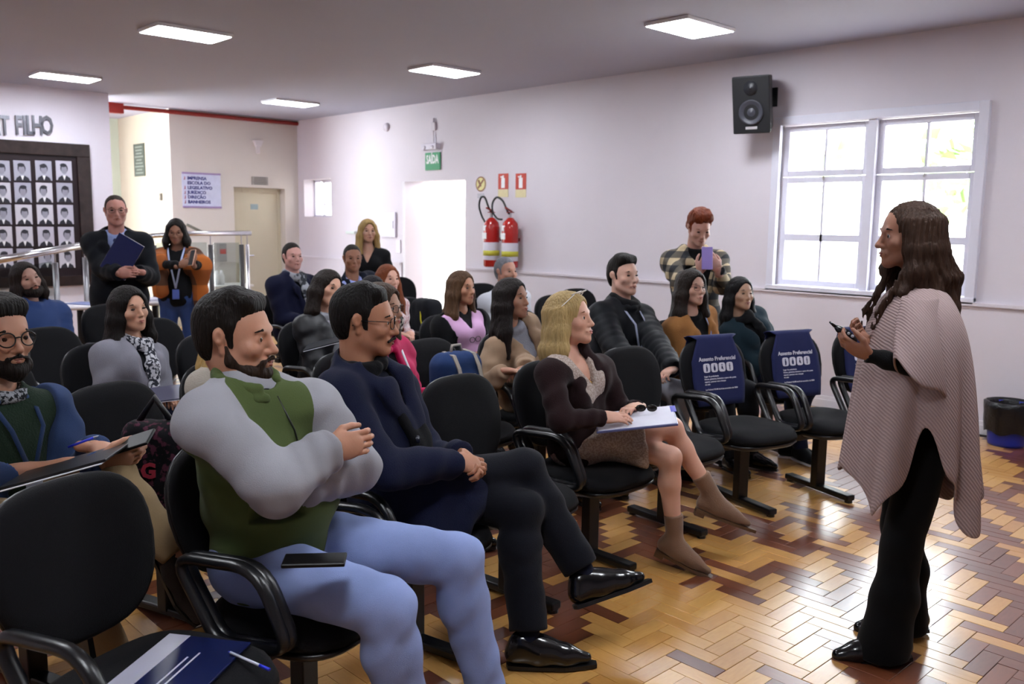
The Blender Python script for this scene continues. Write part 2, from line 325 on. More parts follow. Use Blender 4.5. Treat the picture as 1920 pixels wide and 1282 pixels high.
wpart('pane', [((SX0+.03, YW+.198, SZ0+.03), (SX0+.24, YW+.202, SZ1-.03))], gl, w2, o2, 0)
# exit door leaf, swung outwards ---------------------------------------------
d1 = empty('door_1', (DX1, YW+T, 0), 'white exit door swung open to the bright outside', rz=math.radians(180-52)); d1['kind'] = 'structure'
d1.location = (DX1+.02, YW+T+.03, 0)
q = MB(); q.box((0, -.02, .01), (1.12, .02, 2.02)); bevel(q.build('leaf', mat('door_white', hexc('dcd6d8'), .4), d1), .004)
for s_ in (1, -1):
    q = MB(); q.tube([(.08, .07*s_, 1.02), (1.0, .07*s_, 1.02)], .018); q.build('push_bar', chrome(), d1)
    q = MB(); q.box((.03, min(.02*s_, .09*s_), .96), (.13, max(.02*s_, .09*s_), 1.12)); bevel(q.build('bar_mount', plastic('2c3032'), d1), .01)
q = MB(); q.box((.2, .0205, 1.17), (.42, .0225, 1.3)); q.box((.2, -.0225, 1.17), (.42, -.0205, 1.3)); q.build('exit_sticker', mat('sign_green', hexc('1f8a55'), .5), d1)
b = MB(); b.box((DX0-.05, YW-.012, 0), (DX0, YW, DZ1)); struct('trim_2', b, trimm)
# back door ---------------------------------------------
d2 = empty('door_2', (XB-.15, BD0, 0), 'cream office door in a recess of the back wall'); d2['kind'] = 'structure'; od = np.array(d2.location)
dm = mat('door_cream', hexc('cfc6ae'), .5, .04, 4)
wpart('leaf', [((XB-.2, BD0+.2, .01), (XB-.16, BD1-.05, 1.93))], dm, d2, od)
wpart('frame', [((XB-.22, BD0, 0), (XB-.15, BD0+.2, 2.0)), ((XB-.22, BD1-.05, 0), (XB-.15, BD1, 2.0)), ((XB-.22, BD0+.2, 1.93), (XB-.15, BD1-.05, 2.0))], dm, d2, od)
wpart('notice', [((XB-.16, BD0+.34, 1.68), (XB-.157, BD0+.46, 1.76))], mat('notice_blue', hexc('9fb3b8')), d2, od, 0)
wpart('handle', [((XB-.16, BD0+.24, .98), (XB-.12, BD0+.36, 1.0))], chrome(), d2, od, .003)
# corridor partition, red pipe ---------------------------------------------
gp = empty('glass_partition', (-14.1, 4.7, 0), 'pale green glazed partition at the end of the corridor', 'partition'); og = np.array(gp.location)
for z0, z1 in ((.05, 2.2), (2.24, 2.98)): wpart('panel', [((-14.19, 3.7, z0), (-14.16, 4.66, z1))], mat('green_glass_panel', hexc('b4c0a8'), .3), gp, og, 0)
wpart('frame', [((-14.2, 3.66, 2.2), (-14.14, 4.7, 2.24)), ((-14.2, 4.66, 0), (-14.13, 4.71, 3.0)), ((-14.2, 3.64, 0), (-14.13, 3.7, 3.0))], plastic('2f3430'), gp, og, 0)
q = MB(); q.tube([(XB+.03, 4.3, 2.985), (XB+.03, YW-.005, 2.985)], .028, 10); q.box((XB-.02, 4.25, 2.9), (XB+.08, 4.5, 3.03)); q.build('sprinkler_pipe', mat('pipe_red', hexc('8c2018'), .4), label='red painted fire pipe running under the ceiling above the back wall', cat='pipe')
# outside ---------------------------------------------
b = MB(); b.box((-30, YW+T+.01, -.3), (15, 40, -.05)); struct('ground_outside', b, mat('pale_paving', hexc('b9b4a8'), .9, .1, 2))
b = MB(); b.box((-14.5, 10.2, -.05), (-6.2, 10.4, 4.2)); struct('wall_outside', b, mat('outside_render', hexc('f0ece6'), .9, .03, 2))
b = MB(); b.box((-14.0, YW+T+.02, 2.75), (-6.4, 9.3, 2.9)); struct('added_shade_slab', b, mat('outside_render', (0, 0, 0)))  # unseen slab added to keep daylight off the open exit door leaf
lm = mat('leaf_green', hexc('86a468'), .7, .4, 3)
def tree(x, y, h, r, label):
    t = empty('tree', (x, y, -.05), label, 'tree', 'trees beyond the main window')
    MB().tube([(0, 0, 0), (.1, 0, h*.4), (-.05, .1, h*.7), (.1, 0, h)], [.14, .11, .08, .03], 8).build('trunk', mat('bark', hexc('94877a'), .9, .2, 8, .5, 30), t, smooth=True)
    for k in range(7):
        a = k*2.4; MB().tube([(0, 0, h*(.4+.07*k)), (r*.8*math.cos(a), r*.8*math.sin(a), h*(.55+.07*k))], [.04, .012], 5).build('branch', mat('bark', (0, 0, 0)), t)
    q = MB(); rg = random.Random(h)
    for k in range(150):
        cl = rg.randrange(7); a = cl*2.4; cc = V(r*.75*math.cos(a), r*.75*math.sin(a), h*(.58+.07*cl))
        p = cc+V(rg.gauss(0, .3), rg.gauss(0, .3), rg.gauss(0, .25))*r; u = V(rg.gauss(0, 1), rg.gauss(0, 1), rg.gauss(0, 1)); u /= np.linalg.norm(u); v = np.cross(u, V(.3, .5, .8)); v /= np.linalg.norm(v); s_ = rg.uniform(.12, .26)
        q.add([p-u*s_, p+v*s_*.5, p+u*s_, p-v*s_*.5], [(0, 1, 2, 3)])
    o = q.build('foliage', lm, t); o['kind'] = 'stuff'
tree(-6.9, 12.0, 4.0, .95, 'leafy tree seen through the left sash of the main window')
tree(-4.5, 13.0, 3.0, .7, 'small tree low behind the right sash of the main window')
# ceiling lamps ---------------------------------------------
lampms = [mat('led_panel_'+k_, (.90, .94, 1), .5, 0, emit=LAMP_STRENGTH*f_) for k_, f_ in (('rear', .55), ('middle', .9), ('front', 1.25))]
for k, (x, y, lb) in enumerate(((-10.3, 3.2, 'glowing ceiling panel nearest the portrait wall'), (-7.15, 3.15, 'large glowing ceiling panel at the upper left above the standing man'), (-10.35, 5.9, 'smallest glowing ceiling panel near the red pipe'), (-7.0, 5.7, 'glowing ceiling panel in the middle above the exit sign'), (-4.1, 5.72, 'glowing ceiling panel at the upper right above the loudspeaker'), (-4.1, 3.15, 'ceiling panel above the front rows'), (-1.0, 3.15, 'ceiling panel above the speaking floor'), (-1.0, 5.72, 'ceiling panel close to the window side front'), (-4.1, .5, 'ceiling panel above the near left seats'), (-7.15, .5, 'ceiling panel over the rear left seats'), (-10.3, .5, 'ceiling panel by the rear left corner'), (-1.0, .5, 'ceiling panel nearest the camera'))):
    t = empty('ceiling_lamp', (x, y, CH), lb, 'lamp', 'square LED ceiling panels')
    q = MB(); q.box((-.2, -.31, -.028), (.2, .31, 0)); bevel(q.build('housing', plastic('e8e6ea'), t), .006)
    q = MB(); q.box((-.185, -.295, -.031), (.185, .295, -.0285)); q.build('diffuser', lampms[0 if (x < -9 and y > 5) else 2 if (x > -6 or (x < -9 and y > 1)) else 1], t)
# ------------------------------------------------------------------ wall fittings
AXW = (V(1, 0, 0), V(0, 0, 1), V(0, -1, 0))       # things on the side wall face -y; reading direction +x
AXB = (V(0, 1, 0), V(0, 0, 1), V(1, 0, 0))        # things on the back walls face +x; reading direction +y
def onwall(name, x, z, label, cat, y=YW, group=None): return empty(name, (x, y, z), label, cat, group)
def tpart(name, s_, size, ax, c, m, parent, **kw): return link(name, text_mesh(s_, size, ax, c, **kw), m, parent)
white = mat('print_white', (.82, .82, .84), .5, 0)
# exit sign
t = onwall('exit_sign', -8.95, 2.3, 'green exit sign hung over the open doorway', 'sign')
q = MB(); q.box((-.15, -.02, -.12), (.15, -.004, .1)); bevel(q.build('plate', mat('sign_green', (0, 0, 0)), t), .003)
tpart('lettering', 'SAÍDA', .15, (AXW[0]*.58, AXW[1], AXW[2]), (0, -.0205, .01), white, t, bold=.004)
e = onwall('emergency_light', -8.95, 2.46, 'white emergency light box above the exit sign', 'lamp')
q = MB(); q.box((-.17, -.07, -.03), (.13, -.001, .05)); bevel(q.build('body', plastic('cfc8d6'), e), .008)
for s_ in (-.1, .06): MB().sphere((s_, -.07, .0), (.03, .02, .025)).build('lens', plastic('e6e2ee', .2), e, smooth=True)
e = onwall('wall_socket', -8.93, 2.72, 'small white socket high on the wall above the exit sign', 'socket')
q = MB(); q.box((-.04, -.03, -.05), (.04, -.001, .05)); bevel(q.build('plate', plastic('c9c2cb'), e), .006); MB().tube([(0, -.02, -.05), (.01, -.02, -.2)], .006).build('cable', plastic('c9c2cb'), e); MB().tube([(0, -.02, .05), (0, -.02, .1)], .012).build('plug', plastic('c9c2cb'), e)
e = onwall('alarm_disc', -9.95, 2.78, 'round white disc high on the wall near the ceiling', 'detector'); MB().lathe([(0, .03), (.05, .03), (.06, 0)], 20, ax=(V(1, 0, 0), V(0, 0, 1), V(0, -1, 0))).build('cover', plastic('d2cad6'), e, smooth=True)
# round and square safety signs
def sq_sign(px_, py_, label, kind):
    P = aty(px_, py_, YW); t = onwall('safety_sign', P[0], P[2], label, 'sign', group='safety signs by the extinguishers')
    if kind:
        q = MB(); q.box((-.085, -.006, -.06), (.085, -.001, .12)); q.build('red_panel', mat('sign_red', hexc('b8331f'), .5), t)
        q = MB(); q.box((-.085, -.006, -.15), (.085, -.001, -.062)); q.build('caption_strip', mat('sign_cream', hexc('d9cda0'), .5), t)
        q = MB(); q.box((-.03, -.0075, -.045), (.03, -.0062, .07)); q.box((-.012, -.0075, .07), (.012, -.0062, .1)); q.box((-.045, -.0075, .075), (.0, -.0062, .09)); q.build('extinguisher_symbol', white, t)
    else:
        MB().lathe([(0, .006), (.09, .006), (.09, .001)], 28, ax=AXW).build('yellow_disc', mat('sign_yellow', hexc('d8cf8a'), .5), t)
        MB().lathe([(.075, .0075), (.09, .0075), (.09, .006)], 28, ax=AXW).build('red_ring', mat('sign_brown', hexc('8a5a40'), .5), t)
        q = MB(); q.obox((0, -.007, 0), (V(.7, 0, .7), V(-.7, 0, .7), V(0, -1, 0)), (.07, .012, .001)); q.obox((-.02, -.007, .01), (V(.5, 0, -.86), V(.86, 0, .5), V(0, -1, 0)), (.045, .014, .001)); q.build('symbol', mat('sign_brown', (0, 0, 0)), t)
        q = MB()
        for k in range(3): q.box((-.06, -.004, -.125-.02*k), (.06, -.001, -.115-.02*k))
        q.build('caption_lines', plastic('9a9aa8'), t)
sq_sign(902, 345, 'round pale yellow warning sign left of the red signs', 0)
sq_sign(944, 345, 'left red square sign with a white extinguisher symbol', 1)
sq_sign(977, 345, 'right red square sign with a white extinguisher symbol', 1)
def extinguisher(px_, label, flip):
    P = aty(px_, 450, YW); t = onwall('fire_extinguisher', P[0], 1.02, label, 'extinguisher', y=YW-.14, group='fire extinguishers on the wall')
    red = mat('extinguisher_red', hexc('a8201c'), .25, .05, coat=.4)
    MB().lathe([(0, 0), (.085, 0), (.095, .015), (.095, .46), (.085, .51), (.05, .55), (.03, .57), (0, .57)], 28).build('cylinder', red, t, smooth=True)
    MB().lathe([(.0955, .08), (.097, .085), (.097, .28), (.0955, .285)], 28).build('label_sleeve', mat('ext_label', hexc('c9c4cf'), .5), t, smooth=True)
    MB().lathe([(.0965, .13), (.0975, .13), (.0975, .19), (.0965, .19)], 28).build('yellow_band', mat('ext_yellow', hexc('b9b43a'), .5), t, smooth=True)
    q = MB(); q.obox((-.02, -.095, .36), (V(1, 0, 0), V(0, 0, 1), V(0, -1, 0)), (.035, .035, .004)); q.obox((-.02, -.09, .45), (V(1, 0, 0), V(0, 0, 1), V(0, -1, 0)), (.025, .03, .004)); q.build('inspection_tag', white, t)
    q = MB(); q.tube([(0, 0, .56), (0, 0, .63)], .018); q.build('valve', chrome(), t)
    q = MB(); q.obox((.0, -.03, .66), (V(.2, -.9, .3), V(1, .2, 0), V(0, .3, 1)), (.07, .012, .006)); q.obox((.02, -.02, .63), (V(.2, -.97, .0), V(1, .2, 0), V(0, 0, 1)), (.06, .012, .005)); q.build('lever', plastic('8c1c18'), t)
    s_ = 1
    pts = [(0, -.02, .61), (-.03, -.03, .66), (-.1, -.03, .76), (-.2, -.03, .80), (-.28, -.02, .74), (-.29, -.01, .64), (-.22, 0, .56), (-.12, 0, .55)] if flip else [(0, 0, .61), (-.04, -.02, .7), (-.1, -.02, .80), (-.17, -.02, .80), (-.2, -.02, .7), (-.17, 0, .58), (-.11, 0, .5), (-.1, 0, .35)]
    P2 = []
    for i in range(len(pts)-1):
        for u in np.linspace(0, 1, 4, endpoint=False):
            p0 = np.array(pts[max(i-1, 0)]); p1 = np.array(pts[i]); p2 = np.array(pts[i+1]); p3 = np.array(pts[min(i+2, len(pts)-1)])
            P2.append(.5*((2*p1)+(-p0+p2)*u+(2*p0-5*p1+4*p2-p3)*u*u+(-p0+3*p1-3*p2+p3)*u**3))
    MB().tube(P2, .012, 8).build('hose', plastic('161618'), t, smooth=True)
    q = MB(); q.box((-.02, .06, .3), (.02, .138, .34)); q.build('bracket', plastic('7d1a16'), t)
extinguisher(938, 'left red fire extinguisher on the wall, its hose looped high', 0)
extinguisher(973, 'right red fire extinguisher on the wall, its hose looped to the left', 1)
P = aty(730, 421, YW); t = onwall('fuse_box', P[0], P[2], 'white flush fuse box beside the exit doorway', 'panel')
q = MB(); q.box((-.17, -.03, -.17), (.17, -.001, .17)); bevel(q.build('cover', plastic('d5cfe0'), t), .006); q = MB(); q.box((.12, -.036, -.05), (.135, -.03, .05)); q.build('latch', plastic('a7a2b2'), t)
P = aty(748, 462, YW); t = onwall('light_switch', P[0], P[2], 'white light switch beside the exit doorway', 'switch')
q = MB(); q.box((-.05, -.014, -.09), (.05, -.001, .09)); bevel(q.build('plate', plastic('d8d2de'), t), .005); q = MB(); q.box((-.02, -.02, -.03), (.02, -.014, .03)); q.build('rocker', plastic('e8e4ee'), t)
P = aty(662, 436, YW); t = onwall('coat_hook_rail', P[0], P[2], 'small white wall bracket left of the standing blonde woman', 'bracket')
q = MB(); q.box((-.12, -.05, -.02), (.1, -.001, .02)); bevel(q.build('rail', plastic('c7d0cc'), t), .005)
# directory board
P = atx(378, 357, XB); t = empty('directory_board', (XB, P[1], P[2]), 'white directory board with blue lettering on the back wall', 'sign')
Wd, Hd = .285, .235
q = MB(); q.box((.001, -Wd, -Hd), (.012, Wd, Hd)); q.build('board', mat('board_white', hexc('ccd0e6'), .4), t)
for s_ in (-1, 1):
    q = MB(); q.box((.012, -Wd, s_*Hd-.012), (.02, Wd, s_*Hd+.012)); q.build('edge_strip', mat('board_purple', hexc('9d86b5'), .4), t)
bl = mat('board_blue', hexc('33307c'), .5)
for k, s_ in enumerate(('IMPRENSA', 'ESCOLA DO', 'LEGISLATIVO', 'JURÍDICO', 'DIREÇÃO', 'BANHEIROS')):
    z = .165-k*.066
    tpart('lettering', s_, .062, AXB, (.013, -Wd+.075, z), bl, t, align='LEFT', bold=.002)
    if k != 1:
        q = MB(); q.box((.012, -Wd+.035, z-.02), (.0145, -Wd+.045, z+.022)); q.box((.012, -Wd+.025, z-.022), (.0145, -Wd+.045, z-.012)); q.build('arrow_mark', mat('board_red', hexc('a84a6a'), .5), t)
# plates
def line_plate(name, loc, ax, w, h, c1, c2, rows, label):
    t = empty(name, loc, label, 'sign'); q = MB(); q.obox(np.array(ax[2])*.006, ax, (w, h, .005)); q.build('plate', plastic(c1), t); q = MB(); rg = random.Random(rows)
    for k in range(rows):
        z = h*.8-k*1.6*h/max(rows-1, 1); ww = w*rg.uniform(.5, .85); q.obox(np.array(ax[2])*.0115+np.array(ax[1])*z, ax, (ww, h*.42/rows, .001))
    q.build('text_lines', plastic(c2), t)
P = atx(487, 339, XB); line_plate('door_plate', (XB, P[1], P[2]), AXB, .13, .06, '9b958f', '5f5b58', 5, 'small grey plate with fine print above the office door')
P = aty(262, 300, YC); line_plate('wall_plaque', (P[0], YC, P[2]), AXW, .2, .235, '4a5148', '7c857a', 9, 'dark vertical plaque on the cream corridor wall')
P = aty(303, 369, YC); t = empty('light_switch', (P[0], YC, P[2]), 'tiny dark switch on the cream corridor wall', 'switch'); q = MB(); q.box((-.03, -.02, -.05), (.03, 0, .05)); bevel(q.build('plate', plastic('5e574a'), t), .003); q = MB(); q.box((-.012, -.026, -.02), (.012, -.02, .02)); q.build('rocker', plastic('8a8274'), t)
P = atx(482, 275, XB); t = empty('motion_sensor', (XB, P[1], P[2]), 'white alarm sensor on the back wall below the pipe', 'sensor')
q = MB(); q.prism([(-.08, .09), (.08, .09), (.04, -.0), (-.04, -.0)], AXB, (.0, 0, 0), .06); bevel(q.build('head', plastic('d9d2d4'), t), .008); q = MB(); q.box((0, -.03, -.1), (.04, .03, 0)); bevel(q.build('body', plastic('d9d2d4'), t), .006)
# wall lettering and portraits
PXX = XP
t = empty('wall_lettering', (PXX, 3.0, 2.3), 'raised metal letters high on the lilac wall above the portraits', 'lettering')
lm_ = mat('letter_metal', hexc('6a6a72'), .3, .5, 20, metal=.8)
for ch_, x0 in (('S', -26), ('A', -12), ('T', 8), ('F', 34), ('I', 45), ('L', 55), ('H', 69), ('O', 87)):
    P = atx(x0, 237, PXX); link('letter', text_mesh(ch_, .30, (AXB[0]*.56, AXB[1], AXB[2]), (.02, P[1]-3.0, P[2]-2.3), depth=.014, bold=.006), lm_, t)
fr = [atx(x, y, PXX) for x, y in ((-90, 262), (165, 275), (172, 520))]
y0, y1, z1, z0 = fr[0][1], fr[1][1], fr[1][2]+.02, .72
pb = empty('portrait_board', (PXX, (y0+y1)/2, z0), 'dark framed board with rows of black and white portraits', 'portrait board'); ob = np.array(pb.location)
fw = .15
fm = mat('dark_marble_frame', hexc('2c2120'), .25, .7, 9); pn = mat('maroon_panel', hexc('1d0d14'), .35, .3, 3)
for bb in (((PXX+.001, y0, z1-fw), (PXX+.06, y1, z1)), ((PXX+.001, y1-fw, z0), (PXX+.06, y1, z1-fw)), ((PXX+.001, y0, z0), (PXX+.06, y0+fw, z1-fw)), ((PXX+.001, y0+fw, z0), (PXX+.06, y1-fw, z0+.12))):
    q = MB(); q.box(*bb); bevel(q.build('frame_member', fm, pb, off=ob), .006)
q = MB(); q.box((PXX+.001, y0+fw, z0+.12), (PXX+.03, y1-fw, z1-fw)); q.build('panel', pn, pb, off=ob)
paper = [mat('photo_paper_'+h, hexc(h), .4, .06, 5) for h in ('b9b6c6', 'a5a4b4', 'c2bfca')]; ink = mat('photo_ink', hexc('2a2a34'), .5, .2, 8); facep = mat('photo_face', hexc('8f8e9c'), .5, .15, 10)
rg = random.Random(3)
for r in range(6):
    for cpx in (118, 80, 40, 1, -38, -76):
        P = atx(cpx+ (r*1.5), 320+r*41-(118-cpx)*.012*0, PXX); w_, h_ = .088, .113
        if P[2]-h_ < z0+.13 or P[1]-w_ < y0+fw: continue
        q = MB(); q.box((PXX+.031, P[1]-w_, P[2]-h_), (PXX+.037, P[1]+w_, P[2]+h_)); po = q.build('portrait', rg.choice(paper), pb, off=ob)
        dy = rg.uniform(-.012, .012)
        q = MB(); A3 = (V(0, 1, 0), V(0, 0, 1), V(1, 0, 0))
        el_ = lambda cy, cz, a, b_: [(cy+a*math.cos(s_), cz+b_*math.sin(s_)) for s_ in np.linspace(0, 2*math.pi, 14, endpoint=False)]
        q.prism([(-w_*.85, -h_), (w_*.85, -h_), (w_*.7, -h_*.72), (w_*.28, -h_*.5), (-w_*.28, -h_*.5), (-w_*.7, -h_*.72)], A3, (PXX+.0371, P[1], P[2]), .0006); q.prism(el_(dy, h_*.22, w_*.48, h_*.5), A3, (PXX+.0371, P[1], P[2]), .0006); q.build('bust_print', ink, po, off=ob)
        q = MB(); q.prism(el_(dy, h_*.08, w_*.38, h_*.46), A3, (PXX+.0378, P[1], P[2]), .0005); q.build('face_print', facep, po, off=ob)
        q = MB(); q.prism([(dy*.3-w_*.2, -h_*.5), (dy*.3+w_*.2, -h_*.5), (dy*.3, -h_*.98)], A3, (PXX+.0378, P[1], P[2]), .0005); q.build('shirt_print', white, po, off=ob)
        q = MB(); q.prism(el_(dy+rg.uniform(-.01, .01), h_*rg.uniform(.46, .56), w_*.42, h_*.2), A3, (PXX+.0384, P[1], P[2]), .0004); q.build('hair_print', ink, po, off=ob)
# handrails ---------------------------------------------------------
st = chrome(); hg = glass_mat('rail_glass', (.8, .84, .82), .1)
t = empty('handrail', (-9.3, 1.5, 0), 'sloping steel handrail with glass panels in front of the portraits', 'handrail'); oh = V(-9.3, 1.5, 0)
A = atx(-60, 497, -9.3); B = atx(160, 459, -9.3)
MB().tube([A, B], .035, 12).build('top_rail', st, t, off=oh, smooth=True)
for fx in (.08, .72, .99):
    p = A+(B-A)*fx; MB().tube([(p[0], p[1], 0), (p[0], p[1], p[2]-.12)], .028, 10).build('post', mat('dull_steel', (.32, .32, .34), .35, .06, 30, metal=1), t, off=oh, smooth=True); MB().tube([(p[0], p[1], p[2]-.12), (p[0], p[1], p[2]-.02)], .008, 6).build('stem', st, t, off=oh)
q = MB(); a, b_ = A+(B-A)*.11, A+(B-A)*.69; q.add([(a[0]-.004, a[1], .15), (b_[0]-.004, b_[1], .15), (b_[0]-.004, b_[1], b_[2]-.1), (a[0]-.004, a[1], a[2]-.1), (a[0]+.004, a[1], .15), (b_[0]+.004, b_[1], .15), (b_[0]+.004, b_[1], b_[2]-.1), (a[0]+.004, a[1], a[2]-.1)], [(0, 3, 2, 1), (4, 5, 6, 7), (0, 1, 5, 4), (1, 2, 6, 5), (2, 3, 7, 6), (3, 0, 4, 7)]); q.build('glass_panel', hg, t, off=oh)
t = empty('handrail', (-10.4, 5.0, 0), 'level steel handrail with posts behind the woman in orange', 'handrail'); oh = V(-10.4, 5.0, 0)
pts = [atx(x, y, -10.4) for x, y in ((268, 447), (285, 442), (340, 438), (470, 437))]
MB().tube(pts, .03, 12).build('top_rail', st, t, off=oh, smooth=True)
for x in (287, 394, 452, 463):
    p = atx(x, 437, -10.4); MB().tube([(p[0], p[1], 0), (p[0], p[1], p[2]-.14)], .03 if x != 463 else .022, 10).build('post', plastic('4a484a', .25) if x != 463 else st, t, off=oh, smooth=True); MB().tube([(p[0], p[1], p[2]-.14), (p[0], p[1], p[2]-.02)], .008, 6).build('stem', st, t, off=oh)
for xa, xb in ((293, 388), (400, 448)):
    a, b_ = atx(xa, 455, -10.4), atx(xb, 455, -10.4); q = MB(); q.box((-10.404, a[1], .12), (-10.396, b_[1], a[2])); q.build('glass_panel', hg, t, off=oh)
t = empty('wall_rail', (XB, 5.5, 1.4), 'thin dark sloping handrail on the back wall under the directory', 'handrail')
a, b_ = atx(350, 421, XB+.1), atx(384, 437, XB+.1); MB().tube([a, b_], .02, 8).build('rail', plastic('6b6a60', .3), t, off=(XB, 5.5, 1.4), smooth=True); q = MB(); q.tube([(XB, b_[1]-.03, b_[2]), b_-V(0, .03, 0)], .012); q.build('bracket', st, t, off=(XB, 5.5, 1.4))
# low white cupboard with cups, red object, dispenser
a = atx(375, 537, -11.6); z_ = a[2]
t = empty('low_cupboard', (-11.6, 5.5, 0), 'low white cupboard behind the level handrail', 'cupboard')
y0_, y1_ = atx(372, 540, -11.6)[1], atx(472, 540, -11.6)[1]
q = MB(); q.box((-.45, y0_-5.5, 0), (0, y1_-5.5, z_-.03)); bevel(q.build('body', plastic('d6d2cc'), t), .004); q = MB(); q.box((-.47, y0_-5.52, z_-.03), (.03, y1_-5.48, z_)); bevel(q.build('top', plastic('e6e3de'), t), .004)
for k in (0, 1):
    ya = y0_-5.5+.03+k*(y1_-y0_)/2; q = MB(); q.box((0, ya, .06), (.018, ya+(y1_-y0_)/2-.05, z_-.06)); o = q.build('door', plastic('dcd8d2'), t); bevel(o, .003); q = MB(); q.box((.018, ya+.04, z_*.6), (.03, ya+.055, z_*.75)); q.build('handle', st, o)
for k, x in enumerate((407, 416)):
    p = atx(x, 530, -11.75); MB().lathe([(0, 0), (.035, 0), (.04, .12), (.02, .17), (.016, .2), (0, .2)], 16).build('white_bottle', plastic('e9e6e6'), None, smooth=True, label='%s white bottle on the low cupboard' % ('left' if k == 0 else 'right'), cat='bottle', group='bottles on the cupboard').location = (-11.75, p[1], z_)
P = atx(413, 473, XB); t = empty('dispenser', (XB, P[1], P[2]), 'grey dispenser with a red label on the back wall', 'dispenser'); q = MB(); q.box((0, -.06, -.13), (.09, .06, .13)); bevel(q.build('body', plastic('8e8a86'), t), .01); q = MB(); q.box((.09, -.045, -.02), (.093, .045, .05)); q.build('label', mat('sign_red', (0, 0, 0)), t)
SPS = 1
# loudspeaker ---------------------------------------------------------
sp = aty(1408, 197, YW-.36); t = empty('loudspeaker', sp, 'black loudspeaker mounted high on the wall left of the window', 'loudspeaker')
cd = (CP-sp); cd[2] = 0; cd /= np.linalg.norm(cd); fwd = cd*math.cos(.33)+V(-cd[1], cd[0], 0)*math.sin(.33)*-1*SPS
fwd = np.array([fwd[0]*.97, fwd[1]*.97, -.22]); fwd /= np.linalg.norm(fwd); rr = np.cross(fwd, V(0, 0, 1)); rr /= np.linalg.norm(rr); uu = np.cross(rr, fwd); AXS = (-rr, uu, fwd)
AXS = (np.cross(uu, fwd), uu, fwd)
bk = plastic('15161a', .5)
q = MB(); w1, w2_, h_, dp = .165, .10, .24, .27; vs = [AXS[0]*x+AXS[1]*y+AXS[2]*z for (x, y, z) in ((-w1, -h_, 0), (w1, -h_, 0), (w1, h_, 0), (-w1, h_, 0), (-w2_, -h_*.92, -dp), (w2_, -h_*.92, -dp), (w2_, h_*.92, -dp), (-w2_, h_*.92, -dp))]
q.add(vs, [(0, 1, 2, 3), (7, 6, 5, 4), (0, 4, 5, 1), (1, 5, 6, 2), (2, 6, 7, 3), (3, 7, 4, 0)]); bevel(q.build('cabinet', bk, t), .012)
MB().lathe([(.105, .0), (.105, .01), (.095, .012), (.085, .004), (.045, -.02+.012), (.03, .002), (0, .012)], 28, AXS[1]*-.06+AXS[2]*.002, AXS).build('woofer', plastic('3a3b44', .45), t, smooth=True)
MB().lathe([(.06, .0), (.06, .008), (.02, .001), (.012, .008), (0, .01)], 20, AXS[1]*.14+AXS[2]*.002, AXS).build('tweeter', plastic('23242a', .4), t, smooth=True)
q = MB(); q.obox(AXS[1]*-.19+AXS[2]*.003, AXS, (.05, .011, .002)); q.build('badge', mat('badge_silver', (.7, .7, .75), .3, metal=.5), t)
q = MB(); q.obox(AXS[2]*-.32+V(0, 0, .1), AXS, (.03, .06, .06)); wallp = V(sp[0], YW-.002, sp[2])-sp; q.tube([AXS[2]*-.28+V(0, 0, .1), wallp+V(-.02, 0, .1)], .022); q.box(wallp+V(-.08, -.02, .02), wallp+V(.04, 0, .18)); q.build('wall_mount', bk, t)
# waste bin ---------------------------------------------------------
t = empty('waste_bin', (-2.03, 6.86, 0), 'blue waste bin lined with a black bag by the wall', 'bin')
MB().lathe([(0, .0), (.12, 0), (.125, .02), (.15, .3), (.145, .3), (.118, .03), (0, .02)], 28).build('bucket', plastic('1c2a8c', .4), t, smooth=True)
pr = []
q = MB(); n_ = 40; vs = []; fs = []
for i, (r, z) in enumerate(((.152, .10), (.158, .18), (.163, .27), (.162, .315), (.15, .32), (.14, .29), (.13, .2), (.10, .1), (0, .08))):
    for k in range(n_):
        a = 2*math.pi*k/n_; r2 = r*(1+.02*math.sin(7*a+i)+.015*math.sin(13*a-2*i)); vs.append((r2*math.cos(a), r2*math.sin(a), z+(.012*math.sin(5*a) if i == 0 else 0)))
for i in range(8):
    for k in range(n_): fs.append((i*n_+k, i*n_+(k+1) % n_, (i+1)*n_+(k+1) % n_, (i+1)*n_+k))
q.add(vs, fs); q.build('bin_bag', mat('bin_bag_black', hexc('0c0c10'), .3, .2, 20, .4, 60), t, smooth=True)
# ------------------------------------------------------------------ chairs
chf = fabric('141417', bs=400, bump=.3, crease=0); chp = mat('chair_plastic', hexc('0e0e11'), .32, .1, 20, .05, 300, spec=.5); chs = mat('chair_steel_black', hexc('0b0b0d'), .35, .05)
LEAN = math.radians(13)
BX, BZ = -.215, .50                               # bottom of the backrest
def bpt(u, v, w):                                 # backrest coordinates: u left, v up along the back, w out of the front
    s_, c_ = math.sin(LEAN), math.cos(LEAN)
    return V(BX-v*s_+w*c_, u, BZ+v*c_+w*s_)
def back_outline(th, n1=3.0):
    c_, s_ = math.cos(th), math.sin(th)
    u = abs(c_)**(2/n1)*math.copysign(1, c_); v = abs(s_)**(2/n1)*math.copysign(1, s_)
    return .232*u*(1-.07*(v-.2)**2-.06*max(-v, 0)), .205+.205*v
def pad(outl, layers, fn, n=36):
    q = MB(); vs = []; fs = []; cs = [outl(t_) for t_ in np.linspace(0, 2*math.pi, n, endpoint=False)]
    cu = sum(c[0] for c in cs)/n; cv = sum(c[1] for c in cs)/n
    for s_, w_ in layers:
        for (u, v) in cs: vs.append(fn(cu+(u-cu)*s_, cv+(v-cv)*s_, w_))
    for i in range(len(layers)-1):
        for k in range(n): fs.append((i*n+k, (i+1)*n+k, (i+1)*n+(k+1) % n, i*n+(k+1) % n))
    fs.append(tuple(range(n))); fs.append(tuple((len(layers)-1)*n+k for k in range(n))[::-1])
    return q.add(vs, fs)
